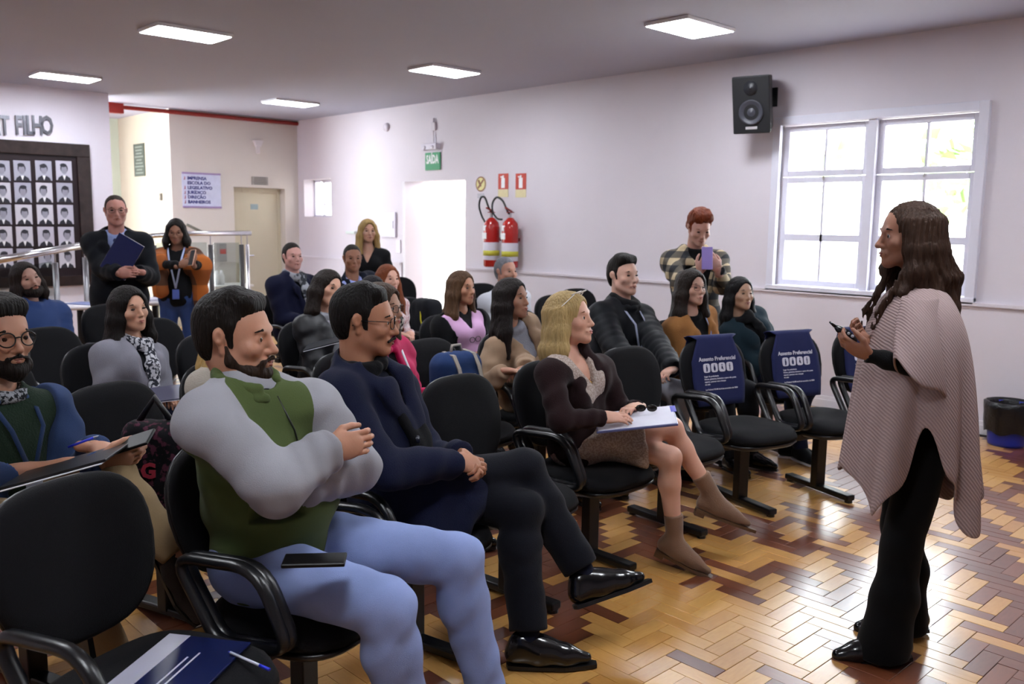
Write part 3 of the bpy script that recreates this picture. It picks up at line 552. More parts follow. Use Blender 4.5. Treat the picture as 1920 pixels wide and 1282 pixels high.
def seat_outline(th):
    c_, s_ = math.cos(th), math.sin(th); n1 = 3.4
    return .235*abs(c_)**(2/n1)*math.copysign(1, c_), .24*abs(s_)**(2/n1)*math.copysign(1, s_)
def spt(u, v, w): return V(.02+v, u, .415+w-(.03*max(v-.12, 0)/.12 if w > 0 else 0)+.012*v)
def make_chair():
    r = empty('auditorium_chair', (0, 0, 0), 'x', 'chair', 'black auditorium chairs')
    o = pad(seat_outline, [(.2, .048), (.6, .05), (.88, .045), (.96, .034), (1, .012), (.985, -.01), (.93, -.022), (.5, -.022)], spt); o.build('seat', chf, r, smooth=True)
    o = pad(seat_outline, [(.97, -.0225), (.99, -.03), (.9, -.05), (.4, -.06)], spt); o.build('seat_shell', chp, r, smooth=True)
    o = pad(back_outline, [(.2, .03), (.6, .031), (.9, .026), (.97, .016), (1, .0), (.99, -.012), (.6, -.014)], bpt); o.build('backrest', chf, r, smooth=True)
    o = pad(back_outline, [(.985, -.0145), (1.0, -.02), (.95, -.035), (.7, -.045), (.2, -.048)], bpt); o.build('back_shell', chp, r, smooth=True)
    MB().box((-.27, -.03, .38), (-.1, .03, .40)).tube([(-.1, 0, .385), (-.235, 0, .40), (-.262, 0, .5), (-.30, 0, .66)], .0, sec=[(-.03, -.008), (.03, -.008), (.03, .008), (-.03, .008)], up=(0, 1, 0)).build('back_bracket', chs, r)
    for s_ in (-1, 1):
        y = s_*.2565; pts = []
        cor = [(-.205, .625), (.09, .645), (.195, .44), (-.055, .41)]; rad = [.07, .08, .06, .05]
        for i in range(4):
            p0, p1, p2 = (np.array(cor[(i-1) % 4]), np.array(cor[i]), np.array(cor[(i+1) % 4]))
            a = p1+(p0-p1)/np.linalg.norm(p0-p1)*rad[i]; b_ = p1+(p2-p1)/np.linalg.norm(p2-p1)*rad[i]
            for t_ in np.linspace(0, 1, 6): pts.append(((1-t_)**2*a+2*t_*(1-t_)*p1+t_*t_*b_))
        P = [(x, y, z) for x, z in pts]; sec = [(.016*math.cos(t_)*(1 if abs(math.cos(t_)) > .5 else .9), .021*math.sin(t_)) for t_ in np.linspace(0, 2*math.pi, 10, endpoint=False)]
        MB().tube(P, 0, closed=True, sec=sec, up=(0, 1, 0)).build('armrest', chp, r, smooth=True)
        MB().box((-.02, min(y, y*.55), .365), (.08, max(y, y*.55), .377)).build('arm_bracket', chs, r)
    q = MB(); q.box((-.03, -.27, .325), (.03, .27, .365)); bevel(q.build('beam', chs, r), .004)
    q = MB(); q.box((-.025, -.035, .03), (.025, .035, .33)); bevel(q.build('post', chs, r), .004)
    q = MB(); q.box((-.24, -.03, .012), (.26, .03, .045)); bevel(q.build('foot_bar', chs, r), .008)
    for x in (-.22, .24): MB().lathe([(0, 0), (.022, 0), (.022, .013), (0, .013)], 10, (x, 0, 0)).build('glide', chp, r)
    return r
chair0 = make_chair(); _first = [True]
def copy_tree(o, parent=None):
    c = o.copy(); COL.objects.link(c); c.parent = parent
    for ch_ in o.children: copy_tree(ch_, c)
    return c
CHAIRS = {}
def chair(key, x, y, yaw, label):
    o = chair0 if _first[0] else copy_tree(chair0); _first[0] = False
    o.location = (x, y, 0); o.rotation_euler = (0, 0, math.radians(yaw)); o['label'] = label; CHAIRS[key] = (x, y, math.radians(yaw)); return o
chair('near_left', -2.04, .765, 20, 'empty black chair at the lower left corner with a folder on it')
chair('green', -2.22, 1.27, 20, 'black chair under the man in the green and grey fleece')
chair('navy', -2.46, 1.86, 12, 'black chair under the man in the navy overcoat')
chair('front_empty', -2.55, 2.42, 6, 'empty black chair between the navy-coated man and the blonde woman')
chair('blonde', -2.6, 2.99, 0, 'black chair under the woman in the brown blazer')
chair('front_empty_2', -2.64, 3.62, -4, 'empty black chair between the blonde woman and the blue-covered chairs')
chair('pref_a', -2.57, 4.22, -16, 'black chair with the leftmost blue printed cover')
chair('pref_b', -2.40, 4.78, -18, 'black chair with the middle blue printed cover')
chair('pref_c', -2.22, 5.33, -20, 'black chair with the rightmost blue printed cover')
chair('beard', -3.09, 0.76, 18, 'black chair under the bearded man in denim at the left edge')
chair('row2_empty', -3.30, 1.30, 18, 'empty black chair right of the bearded man in denim')
chair('cream', -3.58, 1.88, 14, 'black chair hidden behind the man in the fleece')
chair('pink', -3.44, 2.46, 10, 'black chair under the woman in the pink jacket')
chair('backpack', -3.55, 3.03, 5, 'black chair with the blue backpack on it')
chair('latte', -3.54, 3.6, 0, 'black chair under the woman in the beige jacket')
chair('puffer', -3.48, 4.3, -8, 'black chair under the man in the black puffer jacket')
chair('tan', -3.3, 4.86, -14, 'black chair under the woman in the camel coat')
chair('asian', -3.12, 5.42, -18, 'black chair under the woman in the dark teal jacket')
chair('row3_l', -4.3, 1.08, 16, 'empty black chair left of the woman in the grey coat')
chair('grey', -4.5, 1.66, 14, 'black chair under the woman in the grey coat')
chair('row3_r', -4.55, 2.26, 10, 'empty black chair right of the woman in the grey coat')
chair('leather', -4.77, 3.0, 6, 'black chair under the woman in the leather jacket')
chair('dark', -5.12, 3.62, 2, 'black chair under the mostly hidden dark-haired woman')
chair('pinkshirt', -4.5, 3.9, -3, 'black chair under the woman in the pink top and black cardigan')
chair('row3_e', -4.42, 4.48, -8, 'empty black chair right of the woman in the pink top')
chair('row4_a', -5.35, 1.62, 14, 'empty black chair behind the grey-coated woman, leftmost')
chair('row4_b', -5.45, 2.28, 12, 'empty black chair below the white round table')
chair('red', -5.72, 4.1, 2, 'black chair under the red-haired woman')
chair('old', -5.4, 5.1, -6, 'black chair under the grey-haired man in white')
chair('row4_c', -5.2, 5.7, -12, 'empty black chair right of the grey-haired man')
chair('blue', -6.62, 1.8, 14, 'black chair under the man in the blue puffer jacket')
chair('row5_b', -6.6, 2.42, 12, 'empty black chair beside the man in the blue puffer jacket')
chair('scarf', -6.82, 3.95, 6, 'black chair under the man with the grey scarf')
chair('suit', -6.62, 4.52, 2, 'black chair under the seated man in the suit')
chair('far_a', -8.0, 6.0, -10, 'empty black chair near the doorway, leftmost')
chair('far_c', -6.7, 6.1, -14, 'empty black chair between the doorway and the extinguishers')
chair('far_d', -5.6, 6.4, -14, 'empty black chair along the wall under the extinguishers')
# preferential seat covers ------------------------------------------------
cvm = fabric('23284f', bs=500, bump=.12, rough=.8); prm = mat('cover_print', (.62, .61, .70), .7, .03)
def cover(key, label):
    x, y, a = CHAIRS[key]; t = empty('seat_cover', (x, y, 0), label, 'seat cover', 'blue priority seat covers', rz=a)
    q = MB(); n = 15; prof = []                     # path: up the front, over the top, down the back
    for v in np.linspace(.02, .40, 10): prof.append((v, .036))
    prof += [(.418, .028), (.424, .0), (.42, -.03), (.40, -.052)]
    for v in np.linspace(.36, .16, 5): prof.append((v, -.056))
    def hw(v, w_): return .165+.02*math.sin(v*9) if v < .27 else (.165 if v > .40 else .185-.115*(v-.27)/.15*.55)
    vs = []; fs = []
    for v, w_ in prof:
        for s_ in np.linspace(-1, 1, n): vs.append(bpt(hw(v, w_)*s_, v, w_+(.002*math.sin(5*s_+v*20))))
    m_ = len(prof)
    for i in range(m_-1):
        for k in range(n-1): fs.append((i*n+k, i*n+k+1, (i+1)*n+k+1, (i+1)*n+k))
    q.add(vs, fs); o = q.build('cloth', cvm, t, smooth=True); so = o.modifiers.new('thick', 'SOLIDIFY'); so.thickness = .004; so.offset = 1
    ex = V(0, -1, 0)*-1; ex = V(0, 1, 0); nrm = bpt(0, 0, 1)-bpt(0, 0, 0); up_ = bpt(0, 1, 0)-bpt(0, 0, 0); AX = (ex, up_, nrm)
    W_ = .0428
    link('title', text_mesh('Assento Preferencial', .032, AX, bpt(0, .285, W_), depth=.0006, bold=.0006), prm, t)
    for k in range(4):
        u = -.084+.056*k; q = MB(); c0 = bpt(u, .235, W_-.0006)
        rr_ = [(.024*math.copysign(abs(math.cos(s_))**.5, math.cos(s_)), .026*math.copysign(abs(math.sin(s_))**.5, math.sin(s_))) for s_ in np.linspace(0, 2*math.pi, 24, endpoint=False)]
        q.prism(rr_, AX, c0, .001); o = q.build('symbol_tile', prm, t); q = MB(); c1 = bpt(u, .235, W_+.0005)
        el_ = lambda cx, cy, a_, b_: [(cx+a_*math.cos(s_), cy+b_*math.sin(s_)) for s_ in np.linspace(0, 2*math.pi, 10, endpoint=False)]
        q.prism(el_(0, .014, .004, .004), AX, c1, .0006); q.prism(([(-.005, .009), (.004, .009), (.007, -.004), (.003, -.02), (-.005, -.02)], [(-.005, .009), (.005, .009), (.008, -.006), (.004, -.018), (-.004, -.018), (-.008, -.006)], [(-.003, .009), (.003, .006), (.008, -.014), (.004, -.016), (-.002, -.008), (-.008, -.012)], [(-.008, .008), (.008, .008), (.003, .002), (.003, -.02), (-.003, -.02), (-.003, .002)])[k], AX, c1, .0006)
        q.build('pictogram', cvm, o)
    for k, (s_, z_) in enumerate((('Lugar de preferência', .187), ('Idosos, gestantes, lactantes e quem não possa', .172), ('esperar, pessoas com crianças', .157), ('de colo', .142), ('Lei Federal 10.048 de 8 de novembro de 2000', .112))):
        link('fine_print', text_mesh(s_, .0125, AX, bpt(-.108, z_, W_), depth=.0005, align='LEFT', bold=.0003), prm, t)
cover('pref_a', 'blue priority seat cover nearest the blonde woman')
cover('pref_b', 'blue priority seat cover on the middle of the three chairs')
cover('pref_c', 'blue priority seat cover partly hidden behind the standing speaker\'s hand')
# tables ------------------------------------------------------------------
def rtable(x, y, r, label, h=.72):
    t = empty('round_table', (x, y, 0), label, 'table')
    MB().lathe([(0, h-.03), (r-.02, h-.03), (r, h-.015), (r-.005, h), (0, h)], 36).build('table_top', plastic('dcd8de'), t, smooth=True)
    MB().lathe([(.035, .03), (.03, h-.03)], 14).build('column', chs, t, smooth=True); MB().lathe([(0, .0), (.22, 0), (.21, .02), (.05, .04), (0, .04)], 24).build('base', chs, t, smooth=True)
P = atz(290, 562, .72); rtable(P[0], P[1], .33, 'white round table with papers between the two standing people')
TB1 = P
P = atz(150, 570, .72); rtable(P[0], P[1], .3, 'white round table behind the man in the blue puffer jacket'); TB2 = P
def sheet(P, w_, h_, a, label, m, nm='paper_sheet', th=.003):
    q = MB(); q.box((-w_/2, -h_/2, 0), (w_/2, h_/2, th)); o = q.build(nm, m, None, label=label, cat='paper', group='papers on the round tables'); o.location = P; o.rotation_euler = (0, 0, a); bevel(o, .001, 1)
sheet(TB1+V(0, -.05, .0005), .3, .21, .3, 'stack of white papers on the table near the woman in orange', plastic('c9c6d6', .7), th=.02)
sheet(TB1+V(.1, .12, .0005), .21, .29, 1.0, 'pale bluish leaflet on the table near the woman in orange', plastic('a9b4d0', .6))
sheet(TB2+V(.0, .05, .0005), .3, .21, .5, 'blue leaflet on the table behind the blue puffer jacket', plastic('7a86b8', .6), th=.008)
# ------------------------------------------------------------------ solid modelling by distance fields (smooth unions of limbs, meshed on a grid)
def nrm(v): v = np.array(v, float); return v/(np.linalg.norm(v)+1e-12)
def RC(a, b, ra, rb=None, k=.02, op='+', flat=None, rip=None):
    a = np.array(a, float); b = np.array(b, float); rb = ra if rb is None else rb; ab = b-a; L2 = ab@ab+1e-12; rm = max(ra, rb)+(rip[0] if rip else 0)
    if flat: fn_ = nrm(flat[0]); ff = 1/flat[1]**2-1
    def f(X, Y, Z):
        px, py, pz = X-a[0], Y-a[1], Z-a[2]
        t = np.clip((px*ab[0]+py*ab[1]+pz*ab[2])/L2, 0, 1)
        qx, qy, qz = px-t*ab[0], py-t*ab[1], pz-t*ab[2]
        d2 = qx*qx+qy*qy+qz*qz
        if flat: c = qx*fn_[0]+qy*fn_[1]+qz*fn_[2]; d2 = d2+c*c*ff
        r = ra+(rb-ra)*t
        if rip and len(rip) == 2: r = r+rip[0]*(np.abs(np.sin(math.pi*rip[1]*t))-.5)
        elif rip: r = r+rip[0]*np.sin(2*math.pi*rip[1]*t+rip[2]*(.7*qx+.5*qy-.6*qz))*(.4+.6*t)
        d = np.sqrt(d2)-r
        return d*(flat[1] if flat and flat[1] < 1 else 1)
    return dict(lo=np.minimum(a-rm, b-rm), hi=np.maximum(a+rm, b+rm), f=f, k=k, op=op)
def EL(c, r, R=None, k=.03, op='+'):
    c = np.array(c, float); r = np.array(r, float)*np.ones(3); R = np.eye(3) if R is None else np.array(R)   # rows = local axes
    ext = np.sqrt(((R*r[:, None])**2).sum(0))
    def f(X, Y, Z):
        p = [X-c[0], Y-c[1], Z-c[2]]; k0 = 0; k1 = 0
        for i in range(3):
            q = (p[0]*R[i, 0]+p[1]*R[i, 1]+p[2]*R[i, 2])/r[i]; k0 = k0+q*q; k1 = k1+(q/r[i])**2
        k0 = np.sqrt(k0); k1 = np.sqrt(k1)+1e-9
        return k0*(k0-1)/k1
    return dict(lo=c-ext, hi=c+ext, f=f, k=k, op=op)
def BXF(c, h, R=None, rd=.005, k=.004, op='+'):
    c = np.array(c, float); h = np.array(h, float); R = np.eye(3) if R is None else np.array(R); ext = (np.abs(R)*h[:, None]).sum(0)+rd
    def f(X, Y, Z):
        p = [X-c[0], Y-c[1], Z-c[2]]; q = [np.abs(p[0]*R[i, 0]+p[1]*R[i, 1]+p[2]*R[i, 2])-h[i]+rd for i in range(3)]
        o = np.sqrt(np.maximum(q[0], 0)**2+np.maximum(q[1], 0)**2+np.maximum(q[2], 0)**2)+np.minimum(np.maximum(np.maximum(q[0], q[1]), q[2]), 0)
        return o-rd
    return dict(lo=c-ext, hi=c+ext, f=f, k=k, op=op)
def HS(p, n, k=.003):                              # keep the side opposite to n
    p = np.array(p, float); n = nrm(n)
    return dict(lo=None, hi=None, f=lambda X, Y, Z: (X-p[0])*n[0]+(Y-p[1])*n[1]+(Z-p[2])*n[2], k=k, op='^')
def FN(lo, hi, f, op='-', k=.004): return dict(lo=np.array(lo, float), hi=np.array(hi, float), f=f, k=k, op=op)
def chain(pts, rs, **kw):
    pts = [np.array(p, float) for p in pts]
    return [RC(pts[i], pts[i+1], rs[i], rs[i+1], **kw) for i in range(len(pts)-1)]
CORN = np.array([[i, j, k] for i in (0, 1) for j in (0, 1) for k in (0, 1)])
EDG = [(a, b) for a in range(8) for b in range(a+1, 8) if np.abs(CORN[a]-CORN[b]).sum() == 1]
def sdf_mesh(prims, vox, post=None, smooth=1):
    prims = [p for p in prims if p is not None]
    add = [p for p in prims if p['op'] == '+']
    lo = np.min([p['lo'] for p in add], 0)-3*vox; hi = np.max([p['hi'] for p in add], 0)+3*vox
    n = np.ceil((hi-lo)/vox).astype(int)+1
    ax = [(lo[i]+vox*np.arange(n[i])).astype(np.float32) for i in range(3)]
    D = np.full(n, .3, np.float32)
    for p in prims:
        if p['lo'] is None: s0 = np.zeros(3, int); s1 = n
        else:
            m = max(p['k'], 2.5*vox)+vox
            s0 = np.clip(np.floor((p['lo']-m-lo)/vox).astype(int), 0, n); s1 = np.clip(np.ceil((p['hi']+m-lo)/vox).astype(int)+1, 0, n)
            if (s1 <= s0).any(): continue
        sl = tuple(slice(s0[i], s1[i]) for i in range(3))
        d = p['f'](ax[0][sl[0]][:, None, None], ax[1][sl[1]][None, :, None], ax[2][sl[2]][None, None, :])
        A = D[sl]; k = p['k']
        if p['op'] == '+': h = np.maximum(k-np.abs(A-d), 0)/k; D[sl] = np.minimum(A, d)-h*h*k*.25
        elif p['op'] == '-': d = -d; h = np.maximum(k-np.abs(A-d), 0)/k; D[sl] = np.maximum(A, d)+h*h*k*.25
        else: h = np.maximum(k-np.abs(A-d), 0)/k; D[sl] = np.maximum(A, d)+h*h*k*.25
    if post is not None:
        I = np.nonzero(np.abs(D) < 3*vox)
        P = np.stack([ax[0][I[0]], ax[1][I[1]], ax[2][I[2]]], 1); D[I] += post(P).astype(np.float32)
    S = D < 0
    cnt = np.zeros(n-1, np.int8)
    for (i, j, k) in CORN: cnt += S[i:n[0]-1+i, j:n[1]-1+j, k:n[2]-1+k]
    I = np.nonzero((cnt > 0) & (cnt < 8)); N = len(I[0])
    base = np.stack(I, 1); vals = np.stack([D[I[0]+i, I[1]+j, I[2]+k] for i, j, k in CORN], 1)
    pos = np.zeros((N, 3)); c = np.zeros(N)
    for a, b in EDG:
        cr = (vals[:, a] < 0) != (vals[:, b] < 0); t = vals[:, a]/(vals[:, a]-vals[:, b]+1e-12)
        pos += np.where(cr[:, None], CORN[a]+t[:, None]*(CORN[b]-CORN[a]), 0); c += cr
    vid = np.full(n-1, -1, np.int32); vid[I] = np.arange(N)
    W = lo+vox*(base+pos/np.maximum(c, 1)[:, None])
    F = []
    for a_ in range(3):
        b_, c_ = (a_+1) % 3, (a_+2) % 3
        sa = [slice(None)]*3; sb = [slice(None)]*3; sa[a_] = slice(0, -1); sb[a_] = slice(1, None)
        X = S[tuple(sa)] != S[tuple(sb)]; E = np.stack(np.nonzero(X), 1)
        ok = (E[:, b_] > 0) & (E[:, c_] > 0) & (E[:, b_] < n[b_]-1) & (E[:, c_] < n[c_]-1); E = E[ok]
        q = []
        for db, dc in ((1, 1), (0, 1), (0, 0), (1, 0)):
            e = E.copy(); e[:, b_] -= db; e[:, c_] -= dc; q.append(vid[e[:, 0], e[:, 1], e[:, 2]])
        q = np.stack(q, 1); inside = S[E[:, 0], E[:, 1], E[:, 2]]
        F.append(np.where(inside[:, None], q, q[:, ::-1]))
    F = np.concatenate(F); F = F[(F >= 0).all(1)]
    for _ in range(smooth):
        ac = np.zeros_like(W); ct = np.zeros(N)
        for i in range(4):
            np.add.at(ac, F[:, i], W[F[:, (i+1) % 4]]+W[F[:, i-1]]); np.add.at(ct, F[:, i], 2)
        W = W*.4+.6*ac/np.maximum(ct, 1)[:, None]
    return W, F
def np_mesh(name, parts, off):
    vs = []; fs = []; k = 0
    for W, F in parts: vs.append(W); fs.append(F+k); k += len(W)
    W = np.concatenate(vs)-np.array(off, float); F = np.concatenate(fs)
    me = bpy.data.meshes.new(name); me.vertices.add(len(W)); me.vertices.foreach_set('co', W.astype(np.float32).ravel())
    me.loops.add(F.size); me.loops.foreach_set('vertex_index', F.astype(np.int32).ravel())
    me.polygons.add(len(F)); me.polygons.foreach_set('loop_start', np.arange(0, F.size, 4, dtype=np.int32)); me.polygons.foreach_set('loop_total', np.full(len(F), 4, np.int32)); me.polygons.foreach_set('use_smooth', np.ones(len(F), bool))
    me.update(calc_edges=True); me.validate(); return me
def ik(a, b, l1, l2, hint):
    a = np.array(a, float); b = np.array(b, float); d = b-a; D = np.linalg.norm(d); u = d/D; Dm = min(D, (l1+l2)*.999)
    x = (l1*l1-l2*l2+Dm*Dm)/(2*Dm); y = math.sqrt(max(l1*l1-x*x, 0)); h = np.array(hint, float); h = h-u*(h@u); return a+u*x*(D/Dm)+nrm(h)*y
def folds(amp, fr, seed, axis=None):
    rg = np.random.RandomState(seed); A = rg.normal(0, 1, (4, 3))*fr; B = rg.normal(0, 1, (4, 3))*fr*.6; ph = rg.uniform(0, 6, 8)
    if axis is not None: a = nrm(axis); A = A-np.outer(A@a, a)*.75
    def f(P):
        o = 0
        for i in range(4): o = o+np.sin(P@A[i]+ph[i]+1.2*np.sin(P@B[i]+ph[i+4]))
        return amp*.35*o
    return f
Z3 = V(0, 0, 1)
class Person:
    def __init__(s, label, O, yaw, head, look, sex='m', d=None, pose='sit', skin_='b98a72', hs=1.0, sw=None, lean=0, J=None, roll=0, twist=0, wide=1.0, seat=.455, **face):
        s.sex = sex; s.O = V(O[0], O[1], 0); s.H = np.array(head, float); s.F = V(math.cos(yaw), math.sin(yaw), 0); s.L = V(-s.F[1], s.F[0], 0)
        s.d = d if d else (s.H-CP)@CF; s.hs = hs*(1.0 if sex == 'm' else .95); s.face = face; s.wide = wide
        s.skin = skin(skin_); s.vh = min(max(s.d*.0013, .0032), .008); s.vc = min(max(s.d*.0021, .0052), .0125)
        s.root = empty('person', (O[0], O[1], 0), label, 'person'); s.off = V(O[0], O[1], 0)
        lk = np.array(look, float)-s.H; s.hf = nrm(lk); s.hr = nrm(np.cross(s.hf, Z3)); s.hu = np.cross(s.hr, s.hf)
        hu0 = s.hu
        if roll: c_, q_ = math.cos(roll), math.sin(roll); s.hr, s.hu = s.hr*c_+s.hu*q_, s.hu*c_-s.hr*q_
        J = J or {}; s.J = j = {}
        F, L = s.F, s.L; k = 1.0 if sex == 'm' else .93
        j['nb'] = J.get('nb', s.H-(s.hu*.06+hu0*.095)*s.hs-nrm(s.hf*V(1, 1, 0))*.03-Z3*.035)
        sw = sw if sw else (.185 if sex == 'm' else .155)
        if pose == 'sit':
            j['pel'] = J.get('pel', s.O-F*.09+Z3*(seat+.115)); j['hipL'] = J.get('hipL', j['pel']+L*.09-Z3*.01); j['hipR'] = J.get('hipR', j['pel']-L*.09-Z3*.01)
            for sd, sg in (('L', 1), ('R', -1)):
                j['ank'+sd] = J.get('ank'+sd, s.O+F*(.36)+L*sg*.10+Z3*.09)
                j['kne'+sd] = J.get('kne'+sd, ik(j['hip'+sd], j['ank'+sd], .43*k, .43*k, F+Z3*.9+L*sg*.15)); j['toe'+sd] = J.get('toe'+sd, F*.9+L*sg*.2)
        else:
            j['pel'] = J.get('pel', V(s.O[0], s.O[1], s.H[2]*.575)); j['hipL'] = j['pel']+L*.085-Z3*.04; j['hipR'] = j['pel']-L*.085-Z3*.04
            for sd, sg in (('L', 1), ('R', -1)):
                j['ank'+sd] = J.get('ank'+sd, s.O+L*sg*.10+Z3*.085-F*.03); j['kne'+sd] = J.get('kne'+sd, (j['hip'+sd]*.5+j['ank'+sd]*.5)+F*.02); j['toe'+sd] = J.get('toe'+sd, F+L*sg*.25)
        up = nrm(j['nb']-j['pel']); Ft = F*math.cos(twist)+L*math.sin(twist); Ft = nrm(Ft-up*(Ft@up)); Lt = np.cross(up, Ft); s.up, s.Ft, s.Lt = up, Ft, Lt
        tl = np.linalg.norm(j['nb']-j['pel']); s.tl = tl
        j['wst'] = j['pel']+up*tl*.34-Ft*.0; j['chs'] = j['pel']+up*tl*.66
        for sd, sg in (('L', 1), ('R', -1)):
            j['sh'+sd] = J.get('sh'+sd, j['nb']-up*.06+Lt*sg*sw*s.wide)
            dw = (j['pel']+F*.27+L*sg*.055+Z3*.10) if pose == 'sit' else (j['sh'+sd]-Z3*.5+L*sg*.06+F*.08)
            j['wr'+sd] = J.get('wr'+sd, dw); j['elb'+sd] = J.get('elb'+sd, ik(j['sh'+sd], j['wr'+sd], .285*k, .25*k, L*sg*.35-F*.45-Z3*.85))
        s.hands = J.get('hands', {})
    def part(s, name, prims, m, vox=None, post=None, parent=None, label=None, smooth=1):
        vox = vox or s.vc; me = np_mesh(name, [sdf_mesh(prims, vox, post, smooth)], s.off); return link(name, me, m, parent or s.root, label=label)
    def mbp(s, name, mb, m, smooth=True, parent=None, label=None): return mb.build(name, m, parent or s.root, off=s.off, smooth=smooth, label=label)
    def hp(s, x, y, z): return s.H+s.hs*(x*s.hr+y*s.hf+z*s.hu)
    def tp(s, u, v, f): return s.J['nb']+s.Lt*u+s.up*v+s.Ft*f        # torso coordinates from the neck base
    def HR(s): return np.array([s.hr, s.hf, s.hu])
    def TR(s): return np.array([s.Lt, s.Ft, s.up])
    def headp(s):
        h = s.hp; q = s.hs; R = s.HR(); m = s.sex == 'm'; fc = s.face; jw = fc.get('jaw', 1.0); near = s.d < 4.3
        p = [EL(h(0, -.010, .036), V(.073, .096, .081)*q, R), EL(h(0, .022, -.020), V(.060*jw, .064, .086)*q, R, k=.03*q)]
        for sg in (-1, 1):
            p.append(RC(h(sg*.046*jw, .005, -.055), h(sg*.014, .062, -.092), .020*q*jw, .017*q, k=.03))
            p.append(EL(h(sg*.043*jw, .056, -.026), V(.022, .022, .020)*q, R, k=.022))
        p.append(EL(h(0, .069, -.099), V(.021 if m else .016, .017, .016)*q, R, k=.018))
        p.append(RC(h(-.028, .079, .020), h(.028, .079, .020), (.0115 if m else .009)*q, k=.016))
        p.append(EL(h(0, .084, -.064), V(.024, .012, .016)*q, R, k=.014))
        for sg in (-1, 1): p.append(EL(h(sg*.032, .093, .0), V(.018, .0125, .0115)*q, R, k=.010, op='-'))
        if near:
            for sg in (-1, 1):
                p.append(EL(h(sg*.032, .0715, .0), V(.0150, .0145, .0140)*q, R, k=.004)); p.append(EL(h(sg*.032, .0905, -.0012), V(.0140, .010, .0062)*q, R, k=.003, op='-'))
        nl = fc.get('nose', 1.0)
        p += [RC(h(0, .086, .006), h(0, .084+.020*nl, -.033), .0065*q, .0085*q*nl, k=.016), EL(h(0, .084+.0185*nl, -.036), V(.0092, .0095, .0080)*q*nl, R, k=.010)]
        for sg in (-1, 1):
            p.append(EL(h(sg*.0105*nl, .090, -.039), V(.0068, .0095, .0066)*q*nl, R, k=.008))
            p.append(RC(h(sg*.074, -.016, .016), h(sg*.071, -.010, -.030), .011*q, .008*q, k=.006, flat=(s.hr, .6)))
            p.append(EL(h(sg*.080, -.016, .012), V(.012, .014, .022)*q, R, k=.008)); p.append(EL(h(sg*.090, -.010, .008), V(.008, .007, .014)*q, R, k=.006, op='-'))
        p.append(RC(h(0, -.03, -.05), s.J['nb']+s.up*.01, (.056 if m else .047)*q, .060 if m else .052, k=.03))
        return p
    def handp(s, sd, fine=True):
        j = s.J; wr = j['wr'+sd]; hs_ = s.hands.get(sd, {}); sg = 1 if sd == 'L' else -1; k = 1.0 if s.sex == 'm' else .88
        d = nrm(hs_.get('d', s.F*.8-s.L*sg*.6-Z3*.15)); n = np.array(hs_.get('n', -Z3), float); n = nrm(n-d*(n@d)); t = np.cross(n, d)*sg*hs_.get('ts', 1.0)   # t: thumb side
        t = nrm(t); curl = hs_.get('curl', .55)
        R = np.array([t, d, n]); p = [EL(wr+d*.045*k, V(.040, .050, .0155)*k, R, k=.01), RC(wr-d*.04, wr+d*.02, .025*k, .025*k, k=.02, flat=(n, .75))]
        for i, (o, l, r) in enumerate(((.028, .074, .0088), (.0095, .082, .0090), (-.0095, .076, .0086), (-.027, .060, .0077))):
            b = wr+d*(.083-abs(o-.005)*.25)*k+t*o*k; a = hs_.get('c0', curl*.6)*(1+.06*i); pt = b-d*.015; prev = pt; dd = d
            for seg_, fr in enumerate((.45, .31, .24)):
                a2 = a+curl*seg_*hs_.get('cs', 1.0); dd = d*math.cos(a2)+n*math.sin(a2); nx = (b if seg_ == 0 else prev)+dd*l*fr*k
                p.append(RC(prev if seg_ else pt, nx, r*k*(1-.09*seg_), r*k*(1-.09*(seg_+1)), k=.004)); prev = nx
        tb = wr+d*.018*k+t*.026*k; ta = hs_.get('thumb', .55); m1 = tb+(d*.62+t*.62*ta*1.4+n*.35)*.045*k; m2 = m1+(d*.9+t*.12*ta+n*.35*(1+curl*.4))*.032*k; m3 = m2+(d*.9-t*.15+n*.4*(1+curl*.5))*.026*k
        p += [RC(tb, m1, .0145*k, .0115*k, k=.010), RC(m1, m2, .0110*k, .0098*k, k=.004), RC(m2, m3, .0098*k, .0080*k, k=.004)]
        return p
    def torsop(s, e=0, k=.07, belly=0):
        j = s.J; m = s.sex == 'm'; w_ = s.wide; R = s.TR(); t = s.tl/.50
        p = [EL(j['pel'], V((.165 if m else .170)*w_+e, .125+e, .125+e), R), EL(j['wst']+s.Ft*belly*.4, V((.150 if m else .135)*w_+e, .112+belly+e, .14*t+e), R, k=k), EL(j['chs'], V((.165 if m else .140)*w_+e, .112+e*.8, .15*t+e), R, k=k),
             RC(j['shL']-s.Lt*.02, j['shR']+s.Lt*.02, .054+e, k=.05, flat=(s.Ft, .95)), RC(j['nb']+s.up*.03, j['shL']-s.Lt*.05-s.up*.005, .048+e*.7, .048+e*.7, k=.05), RC(j['nb']+s.up*.03, j['shR']+s.Lt*.05-s.up*.005, .048+e*.7, .048+e*.7, k=.05)]
        if not m:
            for sg in (-1, 1): p.append(EL(j['chs']+s.Lt*sg*.070+s.Ft*(.075+e*.5)-s.up*.005, V(.062, .055, .062)+e*.5, R, k=.04))
        return p
